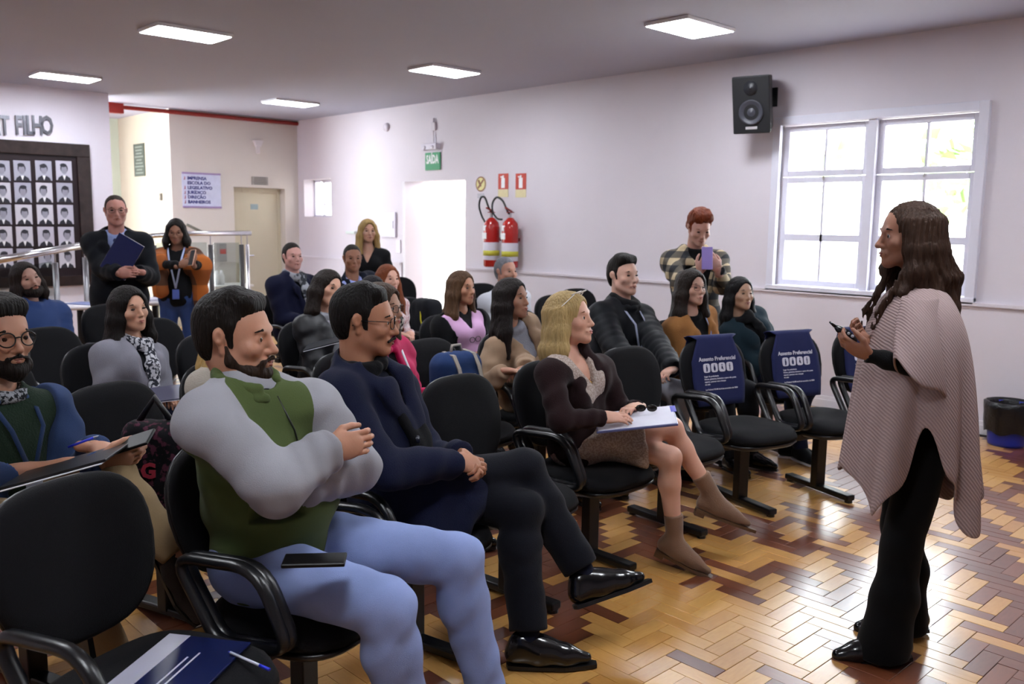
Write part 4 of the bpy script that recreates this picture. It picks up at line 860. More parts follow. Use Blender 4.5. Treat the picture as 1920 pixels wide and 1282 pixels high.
    def armp(s, e=0, rip=None, cut=True, sides='LR', wr=0.0, k=.03, full=1.0):
        p = []; j = s.J; m = 1.0 if s.sex == 'm' else .88
        for sd in sides:
            dd = nrm(j['wr'+sd]-j['elb'+sd]); end = j['wr'+sd]-dd*wr
            p += [RC(j['sh'+sd], j['elb'+sd], .052*m*full+e, .040*m*full+e, k=k, rip=rip or (.0045, 2.6, 38)), RC(j['elb'+sd], end, .039*m*full+e, .029*m+e*(.8), k=.02, rip=rip or (.0035, 3.1, 40))]
            if cut: p.append(BXF(end+dd*.065, (.06, .045+e, .045+e), np.array([dd, nrm(np.cross(dd, Z3+V(.01, 0, 0))), nrm(np.cross(dd, np.cross(dd, Z3+V(.01, 0, 0))))]), rd=.002, k=.006, op='-'))
        return p
    def legp(s, e=0, top=0.0, bot=1.0, flare=0, sides='LR', k=.03):
        p = []; j = s.J; m = 1.0 if s.sex == 'm' else .95
        for sd in sides:
            a, b_, c_ = j['hip'+sd], j['kne'+sd], j['ank'+sd]; c2 = b_+(c_-b_)*bot
            p += [RC(a+(b_-a)*top, b_, .083*m+e, .057*m+e, k=k)]
            if bot > 0: 
                md = b_+(c_-b_)*.3-nrm(s.F)*.012
                p += [RC(b_, md, .055*m+e, .053*m+e, k=.02), RC(md, c2, .053*m+e, .036*m+e+flare, k=.03)]
        return p
    def body(s, leg_vox=None):
        j = s.J; parts = [sdf_mesh(s.torsop(-.016)+s.armp(-.004, cut=False)+s.legp(-.004)+[RC(j['nb'], s.hp(0, -.03, -.05), .05, .05)]+sum([[RC(j['ank'+sd], j['ank'+sd]+nrm(j['toe'+sd])*.11-Z3*.04, .028, .020, k=.03)] for sd in 'LR'], []), leg_vox or .013)]
        parts.append(sdf_mesh(s.headp(), s.vh, smooth=1))
        vh = min(max(s.d*.0012, .0034), .0065)
        for sd in 'LR': parts.append(sdf_mesh(s.handp(sd), vh))
        link('body', np_mesh('body', parts, s.off), s.skin, s.root)
        s.features()
    def features(s):
        fc = s.face; h = s.hp; q = s.hs; near = s.d < 4.3; R = s.HR()
        gz = nrm(s.hf+V(*fc.get('gaze', (0, 0, 0))))
        for sg in (-1, 1):
            if near:
                g1 = nrm(np.cross(gz, s.hu)); b = MB(); b.sphere(h(sg*.032, .0715, 0), .0136*q, 14, 14, ax=(g1, np.cross(gz, g1), gz)); b.mi = [1 if i < 14*3 else 0 for i in range(len(b.f))]
                s.mbp('eye', b, [mat('eye_white', (.62, .58, .55), .2, .02), mat('eye_iris_'+fc.get('eye', '2a1a12'), hexc(fc.get('eye', '2a1a12')), .15, .3, 200)])
            else:
                b = MB(); b.sphere(h(sg*.032, .0815, .0), (.0130*q, .005*q, .0056*q), 10, 6, ax=R); s.mbp('eye', b, mat('eye_dark', hexc('2e201a'), .25, .1))
            z = .021 if s.sex == 'm' else .023
            pr = chain([h(sg*.014, .0885, z-.002), h(sg*.033, .0865, z+.003), h(sg*.051, .0725, z-.001)], [.0026*q*fc.get('brow', 1), .0030*q*fc.get('brow', 1), .0016*q], k=.003, flat=(s.hf, .8))
            s.part('eyebrow', pr, hairm(fc.get('browc', '2a1c16')), vox=min(s.vh*.6, .0026), smooth=0)
        lc = fc.get('lips', '8e5648'); sm = fc.get('smile', 0.0)
        up_ = chain([h(-.025, .0825, -.0665+sm), h(-.008, .0955, -.0628), h(.008, .0955, -.0628), h(.025, .0825, -.0665+sm)], [.0022*q, .0034*q, .0034*q, .0022*q], k=.003)
        lo_ = chain([h(-.022, .0835, -.0690+sm), h(0, .0945, -.0725), h(.022, .0835, -.0690+sm)], [.0022*q, .0044*q, .0022*q], k=.003)
        s.part('lips', up_+lo_, mat('lips_'+lc, hexc(lc), .4, .08, 60), vox=min(s.vh*.6, .003), smooth=0)
    # ---- hair
    def streak(s, amp, n, seed=0):
        def f(P):
            q = (P-s.H)@s.HR().T; a = np.arctan2(q[:, 0], -q[:, 1]-.01); zz = q[:, 2]
            return amp*(np.sin(n*a+6*np.sin(zz*14+seed))*.6+.4*np.sin(n*2.3*a+9*np.sin(zz*9+1+seed)))
        return f
    def hair_short(s, col, top=.010, back=.008, side=.003, front=.070, quiff=0, crown=0, low=-.06, name='hair', recede=0, curly=0):
        h = s.hp; q = s.hs; R = s.HR(); H = s.H
        p = [EL(h(0, -.014-back*.7, .038+top*.45), V(.0735+side, .096+back*.6, .081+top*.6)*q, R), EL(h(0, -.045, -.005), V(.069+side*.7, .058+back, .075)*q, R, k=.03)]
        if quiff: p += [RC(h(-.038, .048, .098), h(.038, .048, .098), .024*q+quiff, k=.03), RC(h(-.03, .0, .112), h(.03, .0, .112), .02*q+quiff, k=.04)]
        ys = np.array([-.14, -.048, -.036, -.006, .002, .026, .034, .050, .070, .12])*q
        zs = np.array([low, low, .018, .024, -.024, -.024, .044, front-.008+recede*.02, front+recede*.02, front+.002+recede*.02])*q
        for sg in (-1, 1): p.append(RC(h(sg*.0635, .012, .04), h(sg*.0625, .013, -.03), .0105*q, .0075*q, k=.012))
        def cut(X, Y, Z):
            d = [X-H[0], Y-H[1], Z-H[2]]; x, y, z = [d[0]*A[0]+d[1]*A[1]+d[2]*A[2] for A in R]
            return (z-np.interp(y, ys, zs)-.16*recede*np.abs(x)*(y > .03))*.6
        p.append(FN(H-.3, H+.3, cut, k=.006))
        s.part(name, p, hairm(col), vox=max(s.vh, .0040), post=folds(curly, 110, 3) if curly else s.streak(.0016, 70), smooth=1)
    def hair_long(s, col, length=.30, vol=.0, part=0, spread=1.0, fr=None, wavy=.0, behind=False, tip=None, n=9, seed=1, a0=62):
        h = s.hp; q = s.hs; R = s.HR(); rg = np.random.RandomState(seed)
        p = [EL(h(0, -.012, .040), V(.083+vol, .108+vol, .090+vol*.6)*q, R), EL(h(0, -.035, -.02), V(.080+vol, .078+vol, .09)*q, R, k=.03)]
        p += [EL(h(part*.02, .108, -.016), V(.0655, .078, .0985)*q, R, k=.012, op='-')]
        for i, a in enumerate(np.linspace(a0, 360-a0, n)):
            if behind and (a < 100 or a > 260): continue
            a = math.radians(a); sx, sy = math.sin(a), math.cos(a)
            p0 = h(.074*sx, -.012+.085*sy, .04); p1 = h((.086+vol)*sx, -.020+.080*sy, -.05); l = length*(1+.12*rg.uniform(-1, 1))*q
            dirv = -Z3*1.0; p2 = p1+dirv*l*.45+s.hr*sx*.018*spread+s.hf*(sy*.015+wavy*rg.uniform(-1, 1)); p3 = p1+dirv*l*.95+s.hr*sx*.03*spread+s.hf*(sy*.02+wavy*rg.uniform(-1.5, 1.5))
            if fr is not None and (sy > -.2): p2 = p2+np.array(fr)*.5; p3 = p3+np.array(fr)
            r = .030+vol*.5
            p += chain([p0, p1, p2, p3], [r*.7*q, r*.9*q, r*.95*q, .012*q], k=.025)
        p += [EL(h(0, .108, -.030), V(.057, .080, .098)*q, R, k=.012, op='-')]
        s.part('hair', p, hairm(col), vox=max(s.vh, .005), post=s.streak(.0026, 46, seed), smooth=1)
    def beard(s, col, ln=.008, mous=True, full=True, vox=None, low=0):
        h = s.hp; q = s.hs; R = s.HR(); p = []
        if full:
            for sg in (-1, 1): p += chain([h(sg*.066, -.002, -.020), h(sg*.060, .008, -.058), h(sg*.036, .044, -.088), h(0, .068, -.104-low)], [.006*q, .010*q+ln*.7, .018*q+ln, .019*q+ln], k=.02)
            p.append(EL(h(0, .066, -.093), V(.032, .022+ln, .019+ln)*q, R, k=.02))
        if mous:
            for sg in (-1, 1): p.append(RC(h(0, .1005, -.0535), h(sg*.029, .084, -.0650), .0058*q, .0052*q, k=.006)); 
            if full:
                for sg in (-1, 1): p.append(RC(h(sg*.029, .083, -.064), h(sg*.030, .072, -.09), .007*q, .012*q, k=.008))
        p += [EL(h(0, .095, -.0680), V(.021, .018, .0075)*q, R, k=.004, op='-')]
        s.part('beard' if full else 'moustache', p, hairm(col), vox=vox or max(s.vh*.9, .0032), post=s.streak(.0009, 120))
    def glasses(s, col='141416', w_=.0225, hgt=.018, thick=.0016, round_=2.6):
        h = s.hp; b = MB(); g = []
        for sg in (-1, 1):
            pts = []
            for a in np.linspace(0, 2*math.pi, 22, endpoint=False):
                c_, s_ = math.cos(a), math.sin(a); x = sg*.033+w_*math.copysign(abs(c_)**(2/round_), c_); pts.append(h(x, .1005-.35*max(abs(x)-.033, 0), -.002+hgt*math.copysign(abs(s_)**(2/round_), s_)))
            b.tube(pts, thick, 6, closed=True); g.append(MB().add(pts, [tuple(range(22))]))
            b.tube([h(sg*(.033+w_), .096, .006), h(sg*.074, .06, .008), h(sg*.0765, -.012, .010), h(sg*.076, -.03, -.008)], thick, 6)
        b.tube([h(-.011, .101, .003), h(0, .104, .005), h(.011, .101, .003)], thick, 6)
        o = s.mbp('glasses', b, plastic(col, .25)); [s.mbp('lens', g_, glass_mat('spectacle_glass', refl=.05), smooth=False, parent=o) for g_ in g]
    # ---- clothes
    def vcut(s, depth, width, f0=.02, top=.02):
        nb = s.J['nb']; lo = nb-.6; hi = nb+.35; Lt, up, Ft = s.Lt, s.up, s.Ft
        def f(X, Y, Z):
            x, y, z = X-nb[0], Y-nb[1], Z-nb[2]; u = x*Lt[0]+y*Lt[1]+z*Lt[2]; v = x*up[0]+y*up[1]+z*up[2]; w_ = x*Ft[0]+y*Ft[1]+z*Ft[2]
            sl = width/(depth+top); return np.maximum((np.abs(u)-sl*(v+depth))*.9, f0-w_)
        return FN(lo, hi, f)
    def neckhole(s, r=.062, tilt=.35, up=.0): 
        nb = s.J['nb']; ax = nrm(s.up+s.Ft*tilt); return RC(nb+ax*(.035+up), nb+ax*.3, r, r+.02, k=.01, op='-')
    def lapels(s, depth=.30, w_=.034, f=.118, top=.068, e=0, r=.030):
        p = []
        for sg in (-1, 1): p += chain([s.tp(sg*top, .045, -.02), s.tp(sg*top, .02, .05), s.tp(sg*(top-.008), -.08, f-.008), s.tp(sg*.028, -depth*.72, f+.004), s.tp(sg*.012, -depth, f+.004)], [.022, r*.9, r*1.2, r, .012], k=.012, flat=(s.Ft, .45))
        return p
    def collar(s, r=.020, R_=.066, hgt=.02, tilt=.4, n=12, open_=0, fwd=.01):
        nb = s.J['nb']; ax = nrm(s.up+s.Ft*tilt*.4); fx = nrm(s.Ft-ax*(s.Ft@ax)); lx = np.cross(ax, fx); P = []
        for a in np.linspace(open_, 2*math.pi-open_, n): P.append(nb+ax*(hgt-.02*math.cos(a)*tilt)+fx*(R_*math.cos(a)+fwd)+lx*R_*math.sin(a))
        return chain(P, [r]*n, k=.012)
    def top(s, name, m, e=.016, arms=True, neck=.064, v=None, lap=None, col=None, skirt=0, fold=.004, rip=None, belly=0, wr=.0, hem=None, seed=1, extra=[], fr=22, vox=None, label=None, cutfull=1.0, armk=1.0):
        p = s.torsop(e, belly=belly)
        if skirt:
            for sd in 'LR': a, b_ = s.J['hip'+sd], s.J['kne'+sd]; p.append(RC(a, a+(b_-a)*skirt, .098+e, .085+e, k=.05))
        if arms: p += s.armp(e, rip=rip, wr=wr, full=armk)
        if neck: p.append(s.neckhole(neck))
        if v: p.append(s.vcut(*v))
        if lap: p += s.lapels(*lap)
        if col: p += s.collar(*col)
        p += extra
        if hem is not None: p.append(HS(s.J['pel']+s.up*hem, -s.up))
        fo = folds(fold, fr, seed)
        return s.part(name, p, m, post=(fo if fold else None), label=label, vox=vox)
    def trousers(s, m, e=.012, flare=0, bot=.97, fold=.004, seed=3, name='trousers', cutcuff=True, vox=None):
        p = [EL(s.J['pel'], V(.168*s.wide+e, .125+e, .12+e), s.TR())]+s.legp(e, bot=bot, flare=flare)
        for sd in 'LR':
            b_, c_ = s.J['kne'+sd], s.J['ank'+sd]; dd = nrm(c_-b_); end = b_+(c_-b_)*bot+dd*.01; q = nrm(np.cross(dd, V(.3, .9, .1)))
            if cutcuff: p.append(BXF(end+dd*.07, (.07, .09, .09), np.array([dd, q, np.cross(dd, q)]), rd=.002, op='-'))
        return s.part(name, p, m, post=folds(fold, 26, seed), vox=vox)
    def shoes(s, m, boot=0, heel=0, sole=None, point=0, lift={}, k=None):
        j = s.J; kk = (1.0 if s.sex == 'm' else .88)*(k or 1)
        for sd in 'LR':
            a = j['ank'+sd]; d = nrm(j['toe'+sd]); sh = nrm(a-j['kne'+sd]); n = np.array(lift.get(sd, Z3), float); n = nrm(n-d*(n@d)); t = np.cross(d, n); z0 = -.078-heel*.0
            P = lambda x, z, y=0: a+d*x*kk+n*(z*kk)+t*y*kk
            p = chain([P(-.045, -.045), P(.04, -.045), P(.12, -.052), P(.185+point*.4, -.060)], [.036*kk, .040*kk, .036*kk, (.026-.008*bool(point))*kk], k=.03)
            p += [RC(P(-.03, -.005), P(.03, -.03), .036*kk, .040*kk, k=.03), RC(P(.0, .0), P(.07, -.03), .030*kk, .034*kk, k=.03), HS(P(0, -.078), -n)]
            if boot: p.append(RC(a+n*.0, a-sh*boot, .042*kk, .050*kk, k=.02)); p.append(BXF(a-sh*(boot+.05), (.05, .09, .09), np.array([sh, nrm(np.cross(sh, d)), nrm(np.cross(sh, np.cross(sh, d)))]), rd=.002, op='-'))
            o = s.part('shoe' if not boot else 'boot', p, m, vox=max(s.vc*.8, .005), smooth=1)
            q = MB(); ol = [(-.075, -.0), (-.07, .025), (-.03, .032), (.06, .037), (.12, .04), (.175+point*.3, .028), (.208+point, .004*bool(point)+.01)]
            ol2 = [(x, y) for x, y in ol]+[(x, -y) for x, y in ol[::-1]]
            q.prism([(x*kk, y*kk) for x, y in ol2], (d, t, np.cross(d, t)), P(0, -.0775), (.014 if np.cross(d, t)@n < 0 else -.014))
            if heel: q.obox(P(-.045, -.078-heel*.5), (d, t, n), (.025*kk, .026*kk, heel*.5))
            s.mbp('sole', q, sole or plastic('101012'), smooth=False, parent=o)
    def scarf(s, m, r=.034, drop=.25, R_=.07, name='scarf', ends=True, hgt=.03):
        p = s.collar(r, R_, hgt, .5, 14)
        if ends: p += chain([s.tp(.03, .0, .09), s.tp(.025, -.1, .145), s.tp(.03, -drop, .165)], [r*1.1, r*1.2, r*1.1], k=.02, flat=(s.Ft, .5))
        return s.part(name, p, m, post=folds(.004, 60, 5))
    def lanyard(s, mcol='2b3a9a', drop=.30, badge='b9bfd0', f=.14):
        b = MB()
        for sg in (-1, 1): b.tube([s.tp(sg*.075, .05, -.03), s.tp(sg*.075, .02, .06), s.tp(sg*.055, -.09, f), s.tp(0, -drop, f+.012)], 0, sec=[(-.008, -.001), (.008, -.001), (.008, .001), (-.008, .001)], up=s.Ft)
        o = s.mbp('lanyard', b, fabric(mcol)); c = MB(); c.obox(s.tp(0, -drop-.055, f+.014), (s.Lt, s.up, s.Ft), (.03, .045, .0015)); bevel(s.mbp('badge', c, plastic(badge, .3), smooth=False, parent=o), .001, 1); return o
# ------------------------------------------------------------------ people
R_ = math.radians
def look(H, r, f, u=0): return np.array(H)+CR*r+CF*f+Z3*u
def seat(key): x, y, a = CHAIRS[key]; return (x, y), a
black = fabric('0d0d10'); jeans = fabric('8c9ccc', bump=.35, bs=600, var=.28, vs=5, crease=.6); djeans = fabric('26365c', bump=.3, bs=600, var=.25)
navyc = fabric('12162a', bump=.3); charc = fabric('17181d'); shoeb = mat('shoe_leather', hexc('0b0b0e'), .22, .1, 20, .05, 60, coat=.3)
# ---- man in the fleece
O, a = seat('green'); H = at(443, 632, 2.5)
g = Person('bearded man in a green and grey fleece with crossed arms in the front row', O, R_(22), H, look(H, 1, -.10, -.02), 'm', hs=1.05, wide=1.12, skin_='b5846c', nose=1.08, browc='1e1612', brow=1.3, lips='96594c', eye='3a2a1c', roll=0, twist=R_(8), J=dict(
    nb=at(462, 742, 2.50), shR=at(385, 795, 2.36), shL=at(585, 762, 2.66), elbR=at(520, 912, 2.30), wrR=at(618, 842, 2.42), elbL=at(665, 872, 2.62), wrL=at(560, 915, 2.44),
    pel=V(-2.30, 1.22, .575), hipR=V(-2.27, 1.12, .575), hipL=V(-2.33, 1.31, .575), kneR=V(-1.84, 1.30, .53), kneL=V(-1.95, 1.64, .54), ankR=V(-1.80, 1.37, .09), ankL=V(-1.88, 1.71, .09), toeR=V(.95, .3, 0), toeL=V(.9, .45, 0),
    hands=dict(R=dict(d=CR*.9+CU*.15+CF*.35, n=CF*.9-CR*.2, curl=.75, c0=.35, ts=1), L=dict(d=-CR*.8-CU*.2+CF*.3, n=-CU, curl=.4))))
g.body(); g.hair_short('15100d', top=.012, back=.008, side=.003, quiff=-.002, front=.070, low=-.062); g.beard('2a1d16', ln=.004)
fleece = fabric('4b5833', bump=.14, bs=350); fgrey = fabric('929198', bump=.14, bs=350)
e = .026
ft = g.top('fleece', fleece, e=e, neck=.07, belly=.055, fold=.0075, fr=27, seed=4, wr=.0, hem=-.075)
yoke = [RC(g.J['nb']+g.up*.03-g.Ft*.02, g.J['sh'+k]-g.Lt*(.05 if k == 'L' else -.05), .050+e*.7+.008, .054+e*.7+.008, k=.04) for k in 'LR']+[RC(g.J['shL'], g.J['shR'], .030+e, k=.03)]
for k in 'RL':
    ar = nrm(g.J['elb'+k]-g.J['sh'+k]); pn_ = nrm(np.cross(ar, nrm(np.cross(g.J['wr'+k]-g.J['elb'+k], ar)))); pn_ = -Z3*.55+(-g.Ft)*.8; pn_ = pn_-ar*(pn_@ar)
    pr = g.armp(e+.010, sides=k)+([yoke[1 if k == 'R' else 0]] if 1 else [])
    cutn = nrm(pn_); c0 = g.J['sh'+k]+cutn*.045; c1 = g.J['elb'+k]
    def cutf(X, Y, Z, n_=cutn, p_=c0, a_=ar, s0=g.J['sh'+k], L_=np.linalg.norm(g.J['elb'+k]-g.J['sh'+k])):
        t = (X-s0[0])*a_[0]+(Y-s0[1])*a_[1]+(Z-s0[2])*a_[2]
        return np.maximum(-((X-p_[0])*n_[0]+(Y-p_[1])*n_[1]+(Z-p_[2])*n_[2]), t-L_*.95)
    pr.append(FN(g.J['sh'+k]-.5, g.J['sh'+k]+.5, lambda X, Y, Z, f_=cutf: f_(X, Y, Z), op='-'))
    if k == 'R': pr.append(g.neckhole(.075)); 
    g.part('grey_sleeve', pr, fgrey, post=folds(.0075, 27, 4), parent=ft)
g.part('collar', g.collar(.016, .086, .030, .5, 16, .45, .004)+g.collar(.015, .080, .058, .5, 16, .6, .0), fleece, parent=ft)
g.part('undershirt', [EL(g.tp(0, -.045, .052), (.058, .05, .075), g.TR())], black)
zp = MB().tube([g.tp(0, .0, .10), g.tp(0, -.10, .138), g.tp(.0, -.2, .150)], .003, 6); g.mbp('zip', zp, plastic('1c2018'), parent=ft)
g.trousers(jeans, e=.022, seed=8, fold=.003); g.shoes(shoeb)
# ---- man in the navy overcoat
O, a = seat('navy'); H = at(684, 602, 3.1)
n = Person('man in a long navy overcoat with glasses and moustache in the front row', O, R_(24), H, look(H, 1, .02, -.03), 'm', hs=1.04, wide=1.02, skin_='a9765c', nose=1.1, browc='1a1310', brow=1.2, twist=R_(6), J=dict(
    nb=at(672, 695, 3.12), shR=at(632, 742, 2.97), shL=at(745, 730, 3.3), elbR=at(715, 880, 2.88), wrR=at(852, 866, 3.04), elbL=at(800, 860, 3.3), wrL=at(868, 853, 3.14),
    pel=V(-2.55, 1.86, .575), hipR=V(-2.50, 1.80, .58), hipL=V(-2.57, 1.98, .57), kneR=V(-2.27, 2.24, .635), ankR=V(-2.03, 2.32, .27), toeR=V(.10, .24, .05), kneL=V(-2.19, 2.14, .52), ankL=V(-2.06, 2.06, .10), toeL=V(.18, .2, 0),
    hands=dict(R=dict(d=CR*.9-CU*.1+CF*.3, n=-CU*.6+CF*.6, curl=.75), L=dict(d=CR*.6-CU*.3-CF*.6, n=-CU*.5-CF*.5, curl=.8))))
n.body(); n.hair_short('110d0c', top=.012, back=.008, side=.003, quiff=-.006, front=.068, low=-.065); n.beard('1c1411', full=False); n.glasses('141214')
cm = fabric('161a30', bump=.3, bs=300)
fl = [RC(at(735, 930, 3.08), at(860, 985, 3.10), .085, .055, k=.06, flat=(CF, .6)), RC(at(760, 900, 3.15), at(880, 930, 3.18), .09, .07, k=.06), RC(n.J['hipR']+V(0, -.04, .0), n.J['hipR']*.45+n.J['kneR']*.55+V(.0, -.09, -.12), .10, .07, k=.06), RC(n.J['hipR']+V(.0, -.06, -.02), n.J['hipR']*.5+n.J['kneR']*.5+V(.1, -.12, -.2), .09, .05, k=.06)]
ct = n.top('overcoat', cm, e=.030, neck=.072, fold=.007, fr=24, seed=3, skirt=.45, v=(.36, .07, .03), extra=fl+n.lapels(.34, f=.142, top=.078, r=.034))
n.part('black_lapel_scarf', n.collar(.026, .074, .03, .5, 14, .3)+sum([chain([n.tp(sg*.072, .02, .03), n.tp(sg*.06, -.1, .128), n.tp(sg*.03, -.30, .155), n.tp(sg*.02, -.42, .15)], [.026, .032, .030, .02], k=.02, flat=(n.Ft, .5)) for sg in (-1, 1)], []), black)
n.top('shirt', fabric('20222e'), e=.008, arms=False, fold=.002)
for vv in (-.27, -.42): b = MB().lathe([(0, .006), (.012, .005), (.014, 0)], 14, n.tp(-.05, vv, .168), (n.Lt, n.up, n.Ft)); n.mbp('button', b, plastic('1a1c2a', .3), parent=ct)
n.trousers(fabric('14151c', bump=.2), e=.020, flare=.012, bot=.9, fold=.005, seed=5); n.shoes(shoeb, point=.02, k=1.05, lift=dict(R=V(-.4, 0, 1)))
n.part('sock', [RC(n.J['kneR']*.3+n.J['ankR']*.7, n.J['ankR'], .042, .040)], fabric('101424')); n.part('sock', [RC(n.J['kneL']*.3+n.J['ankL']*.7, n.J['ankL'], .042, .040)], fabric('101424'))
# ---- woman in the brown blazer
O, a = seat('blonde'); H = at(1068, 598, 3.88)
bl_ = Person('blonde woman in a dark brown blazer and beige dress with a folder on her lap', O, R_(10), H, look(H, .9, -.42, .10), 'f', hs=1.03, skin_='c99a85', lips='ad6a62', browc='6a4a36', smile=.003, twist=R_(0), wide=1.04, J=dict(
    nb=at(1062, 672, 3.90), shR=at(1030, 705, 3.74), shL=at(1128, 690, 4.05), elbR=at(1052, 790, 3.62), wrR=at(1128, 783, 3.72), elbL=at(1165, 775, 4.05), wrL=at(1195, 762, 3.92),
    pel=V(-2.66, 2.98, .57), hipR=V(-2.62, 2.93, .575), hipL=V(-2.64, 3.08, .565), kneR=V(-2.34, 3.24, .625), ankR=V(-2.19, 3.38, .30), toeR=V(.16, .13, -.07), kneL=V(-2.27, 3.14, .52), ankL=V(-2.25, 3.17, .13), toeL=V(.17, .06, -.06),
    hands=dict(R=dict(d=CR*1+CU*.05, n=-CU*.7+CF*.5, curl=.35), L=dict(d=-CR*.5-CF*.7, n=-CU*.9, curl=.4))))
bl_.body(leg_vox=.008); bl_.hair_long('a58c5e', length=.17, vol=.0, n=13, seed=3, a0=78)
bl_.top('dress', speckle_mat('beige_lace', hexc('9a8a82'), hexc('b5a8a0'), 130), e=.007, arms=False, neck=.055, v=(.13, .06, .02), fold=.002)
bl_.part('skirt', [EL(bl_.J['pel'], (.19, .14, .13), bl_.TR())]+[RC(bl_.J['hip'+k]*.85+bl_.J['pel']*.15, bl_.J['hip'+k]*.36+bl_.J['kne'+k]*.64, .100, .088, k=.05) for k in 'RL']+[BXF(bl_.J['hipR']*.32+bl_.J['kneR']*.68+nrm(bl_.J['kneR']-bl_.J['hipR'])*.12, (.12, .15, .16), np.array([nrm(bl_.J['kneR']-bl_.J['hipR']), nrm(np.cross(nrm(bl_.J['kneR']-bl_.J['hipR']), Z3)), nrm(np.cross(nrm(bl_.J['kneR']-bl_.J['hipR']), np.cross(nrm(bl_.J['kneR']-bl_.J['hipR']), Z3)))]), rd=.004, op='-')], speckle_mat('beige_lace', 0, 0, 0), post=folds(.003, 40, 2))
bz = bl_.top('blazer', fabric('231517', bump=.25), e=.014, neck=.064, v=(.34, .115, .0), fold=.004, fr=24, seed=7, lap=(.30, .034, .112, .078))
bl_.shoes(mat('suede_tan', hexc('745743'), .8, .15, 20, .2, 200, sheen=.2), boot=.13, heel=.035, point=.05, sole=plastic('5a4230'), lift=dict(R=V(-.2, -.1, 1)))
nk = MB().tube([bl_.tp(.045*math.sin(t_)*1.1, -.02-.075*abs(math.cos(t_))*(1 if math.cos(t_) > 0 else -.3), .05+.05*max(math.cos(t_), -.6)) for t_ in np.linspace(-2.2, 2.2, 15)], .0016, 5); nk.sphere(bl_.tp(0, -.105, .108), .007, 8, 6); bl_.mbp('necklace', nk, mat('gold', (.75, .55, .25), .25, metal=1))
gg = MB()
for sg in (-1, 1):
    gg.tube([bl_.hp(sg*.03+.024*math.cos(t_), .062+.022*math.sin(t_), .112+.006*math.sin(t_)) for t_ in np.linspace(0, 2*math.pi, 16, endpoint=False)], .0025, 6, closed=True); gg.tube([bl_.hp(sg*.054, .06, .108), bl_.hp(sg*.088, .0, .06), bl_.hp(sg*.09, -.03, .04)], .002, 5)
bl_.mbp('glasses_on_head', gg, mat('pale_acetate', hexc('d9d4d0'), .15, .05), label='clear glasses pushed up on the hair')
# ---- bearded man in denim at the left edge
O, a = seat('beard'); H = at(2, 632, 2.85)
b_ = Person('bearded man in a denim jacket and round glasses at the left edge of the photo', O, R_(22), H, look(H, .85, -.55, -.05), 'm', hs=1.03, skin_='b08068', browc='16100d', brow=1.5, nose=1.08, J=dict(
    nb=at(-8, 745, 2.86), shR=at(-95, 790, 2.72), shL=at(95, 765, 3.0), elbL=at(150, 900, 2.98), wrL=at(175, 838, 2.86), elbR=at(-75, 900, 2.78), wrR=at(188, 866, 2.74),
    pel=V(-3.17, .72, .575), kneL=at(212, 898, 2.80), ankL=at(335, 1040, 2.72), toeL=V(.5, .1, -.5), kneR=at(120, 1000, 2.45), ankR=V(-2.66, .90, .09),
    hands=dict(L=dict(d=CR*.95-CU*.05-CF*.1, n=-CU, curl=.15, c0=.1), R=dict(d=CR*.9+CU*.1+CF*.3, n=CU*.4+CF*.6, curl=.6))))
b_.body(); b_.hair_short('120e0c', top=.014, back=.008, side=.003, quiff=.003, front=.068, low=-.06); b_.beard('17110e', ln=.008, low=.003); b_.glasses('0f0f12', .024, .022, .0022, 2.1)
b_.top('sweater', fabric('1f2c22', bump=.4, bs=160), e=.010, arms=False, fold=.003)
b_.top('denim_jacket', fabric('2f3f62', bump=.4, bs=500, var=.3, vs=8), e=.022, neck=.066, v=(.55, .15, .0), fold=.006, fr=26, seed=2, hem=-.06, col=(.018, .080, .015, .4, 12, .7))
b_.scarf(speckle_mat('check_scarf', hexc('17181c'), hexc('8a8c92'), 90), r=.02, R_=.066, ends=False, name='checked_collar'); b_.lanyard('20304f', .25, 'a9b2c4', .145)
b_.trousers(fabric('8a7558', bump=.25, var=.12), e=.018, seed=4, fold=.006); b_.shoes(fabric('2a2320'))
# ---- the speaker
H = at(1702, 442, 3.24); O = (-1.27, 3.16); FS = nrm(-CR*V(1, 1, 0)+CF*V(1, 1, 0)*.05); YS = math.atan2(FS[1], FS[0])
s = Person('woman speaker in a mauve knit poncho standing on the parquet with a remote control', O, YS, H, H+FS+V(0, 0, -.02), 'f', pose='stand', hs=1.05, skin_='8f6350', lips='7c4a44', browc='1c1412', brow=1.2, nose=1.12, eye='1c120c', J=dict(
    nb=at(1722, 535, 3.24), pel=at(1716, 820, 3.26), shL=at(1722, 585, 3.13), shR=at(1722, 585, 3.36), elbL=at(1745, 700, 3.02), wrL=at(1628, 665, 3.05), elbR=at(1700, 705, 3.45), wrR=at(1630, 640, 3.28),
    ankL=atz(1668, 1192, .09), ankR=atz(1702, 1142, .09), toeL=FS+V(-.0, -.0, -.12), toeR=FS+V(0, 0, -.12),
    hands=dict(L=dict(d=-CR*.85+CU*.42+CF*.2, n=CU*.5+CR*.55+CF*.3, curl=.55, thumb=.7), R=dict(d=-CR*.8+CU*.35-CF*.4, n=CU*.6-CF*.5, curl=.6))))
s.body()
h = s.hp; q = s.hs; R3 = s.HR()
pr = [EL(h(0, -.020, .038), V(.083, .104, .090)*q, R3), EL(h(0, -.045, -.04), V(.080, .072, .10)*q, R3, k=.03), ]
rg = np.random.RandomState(4)
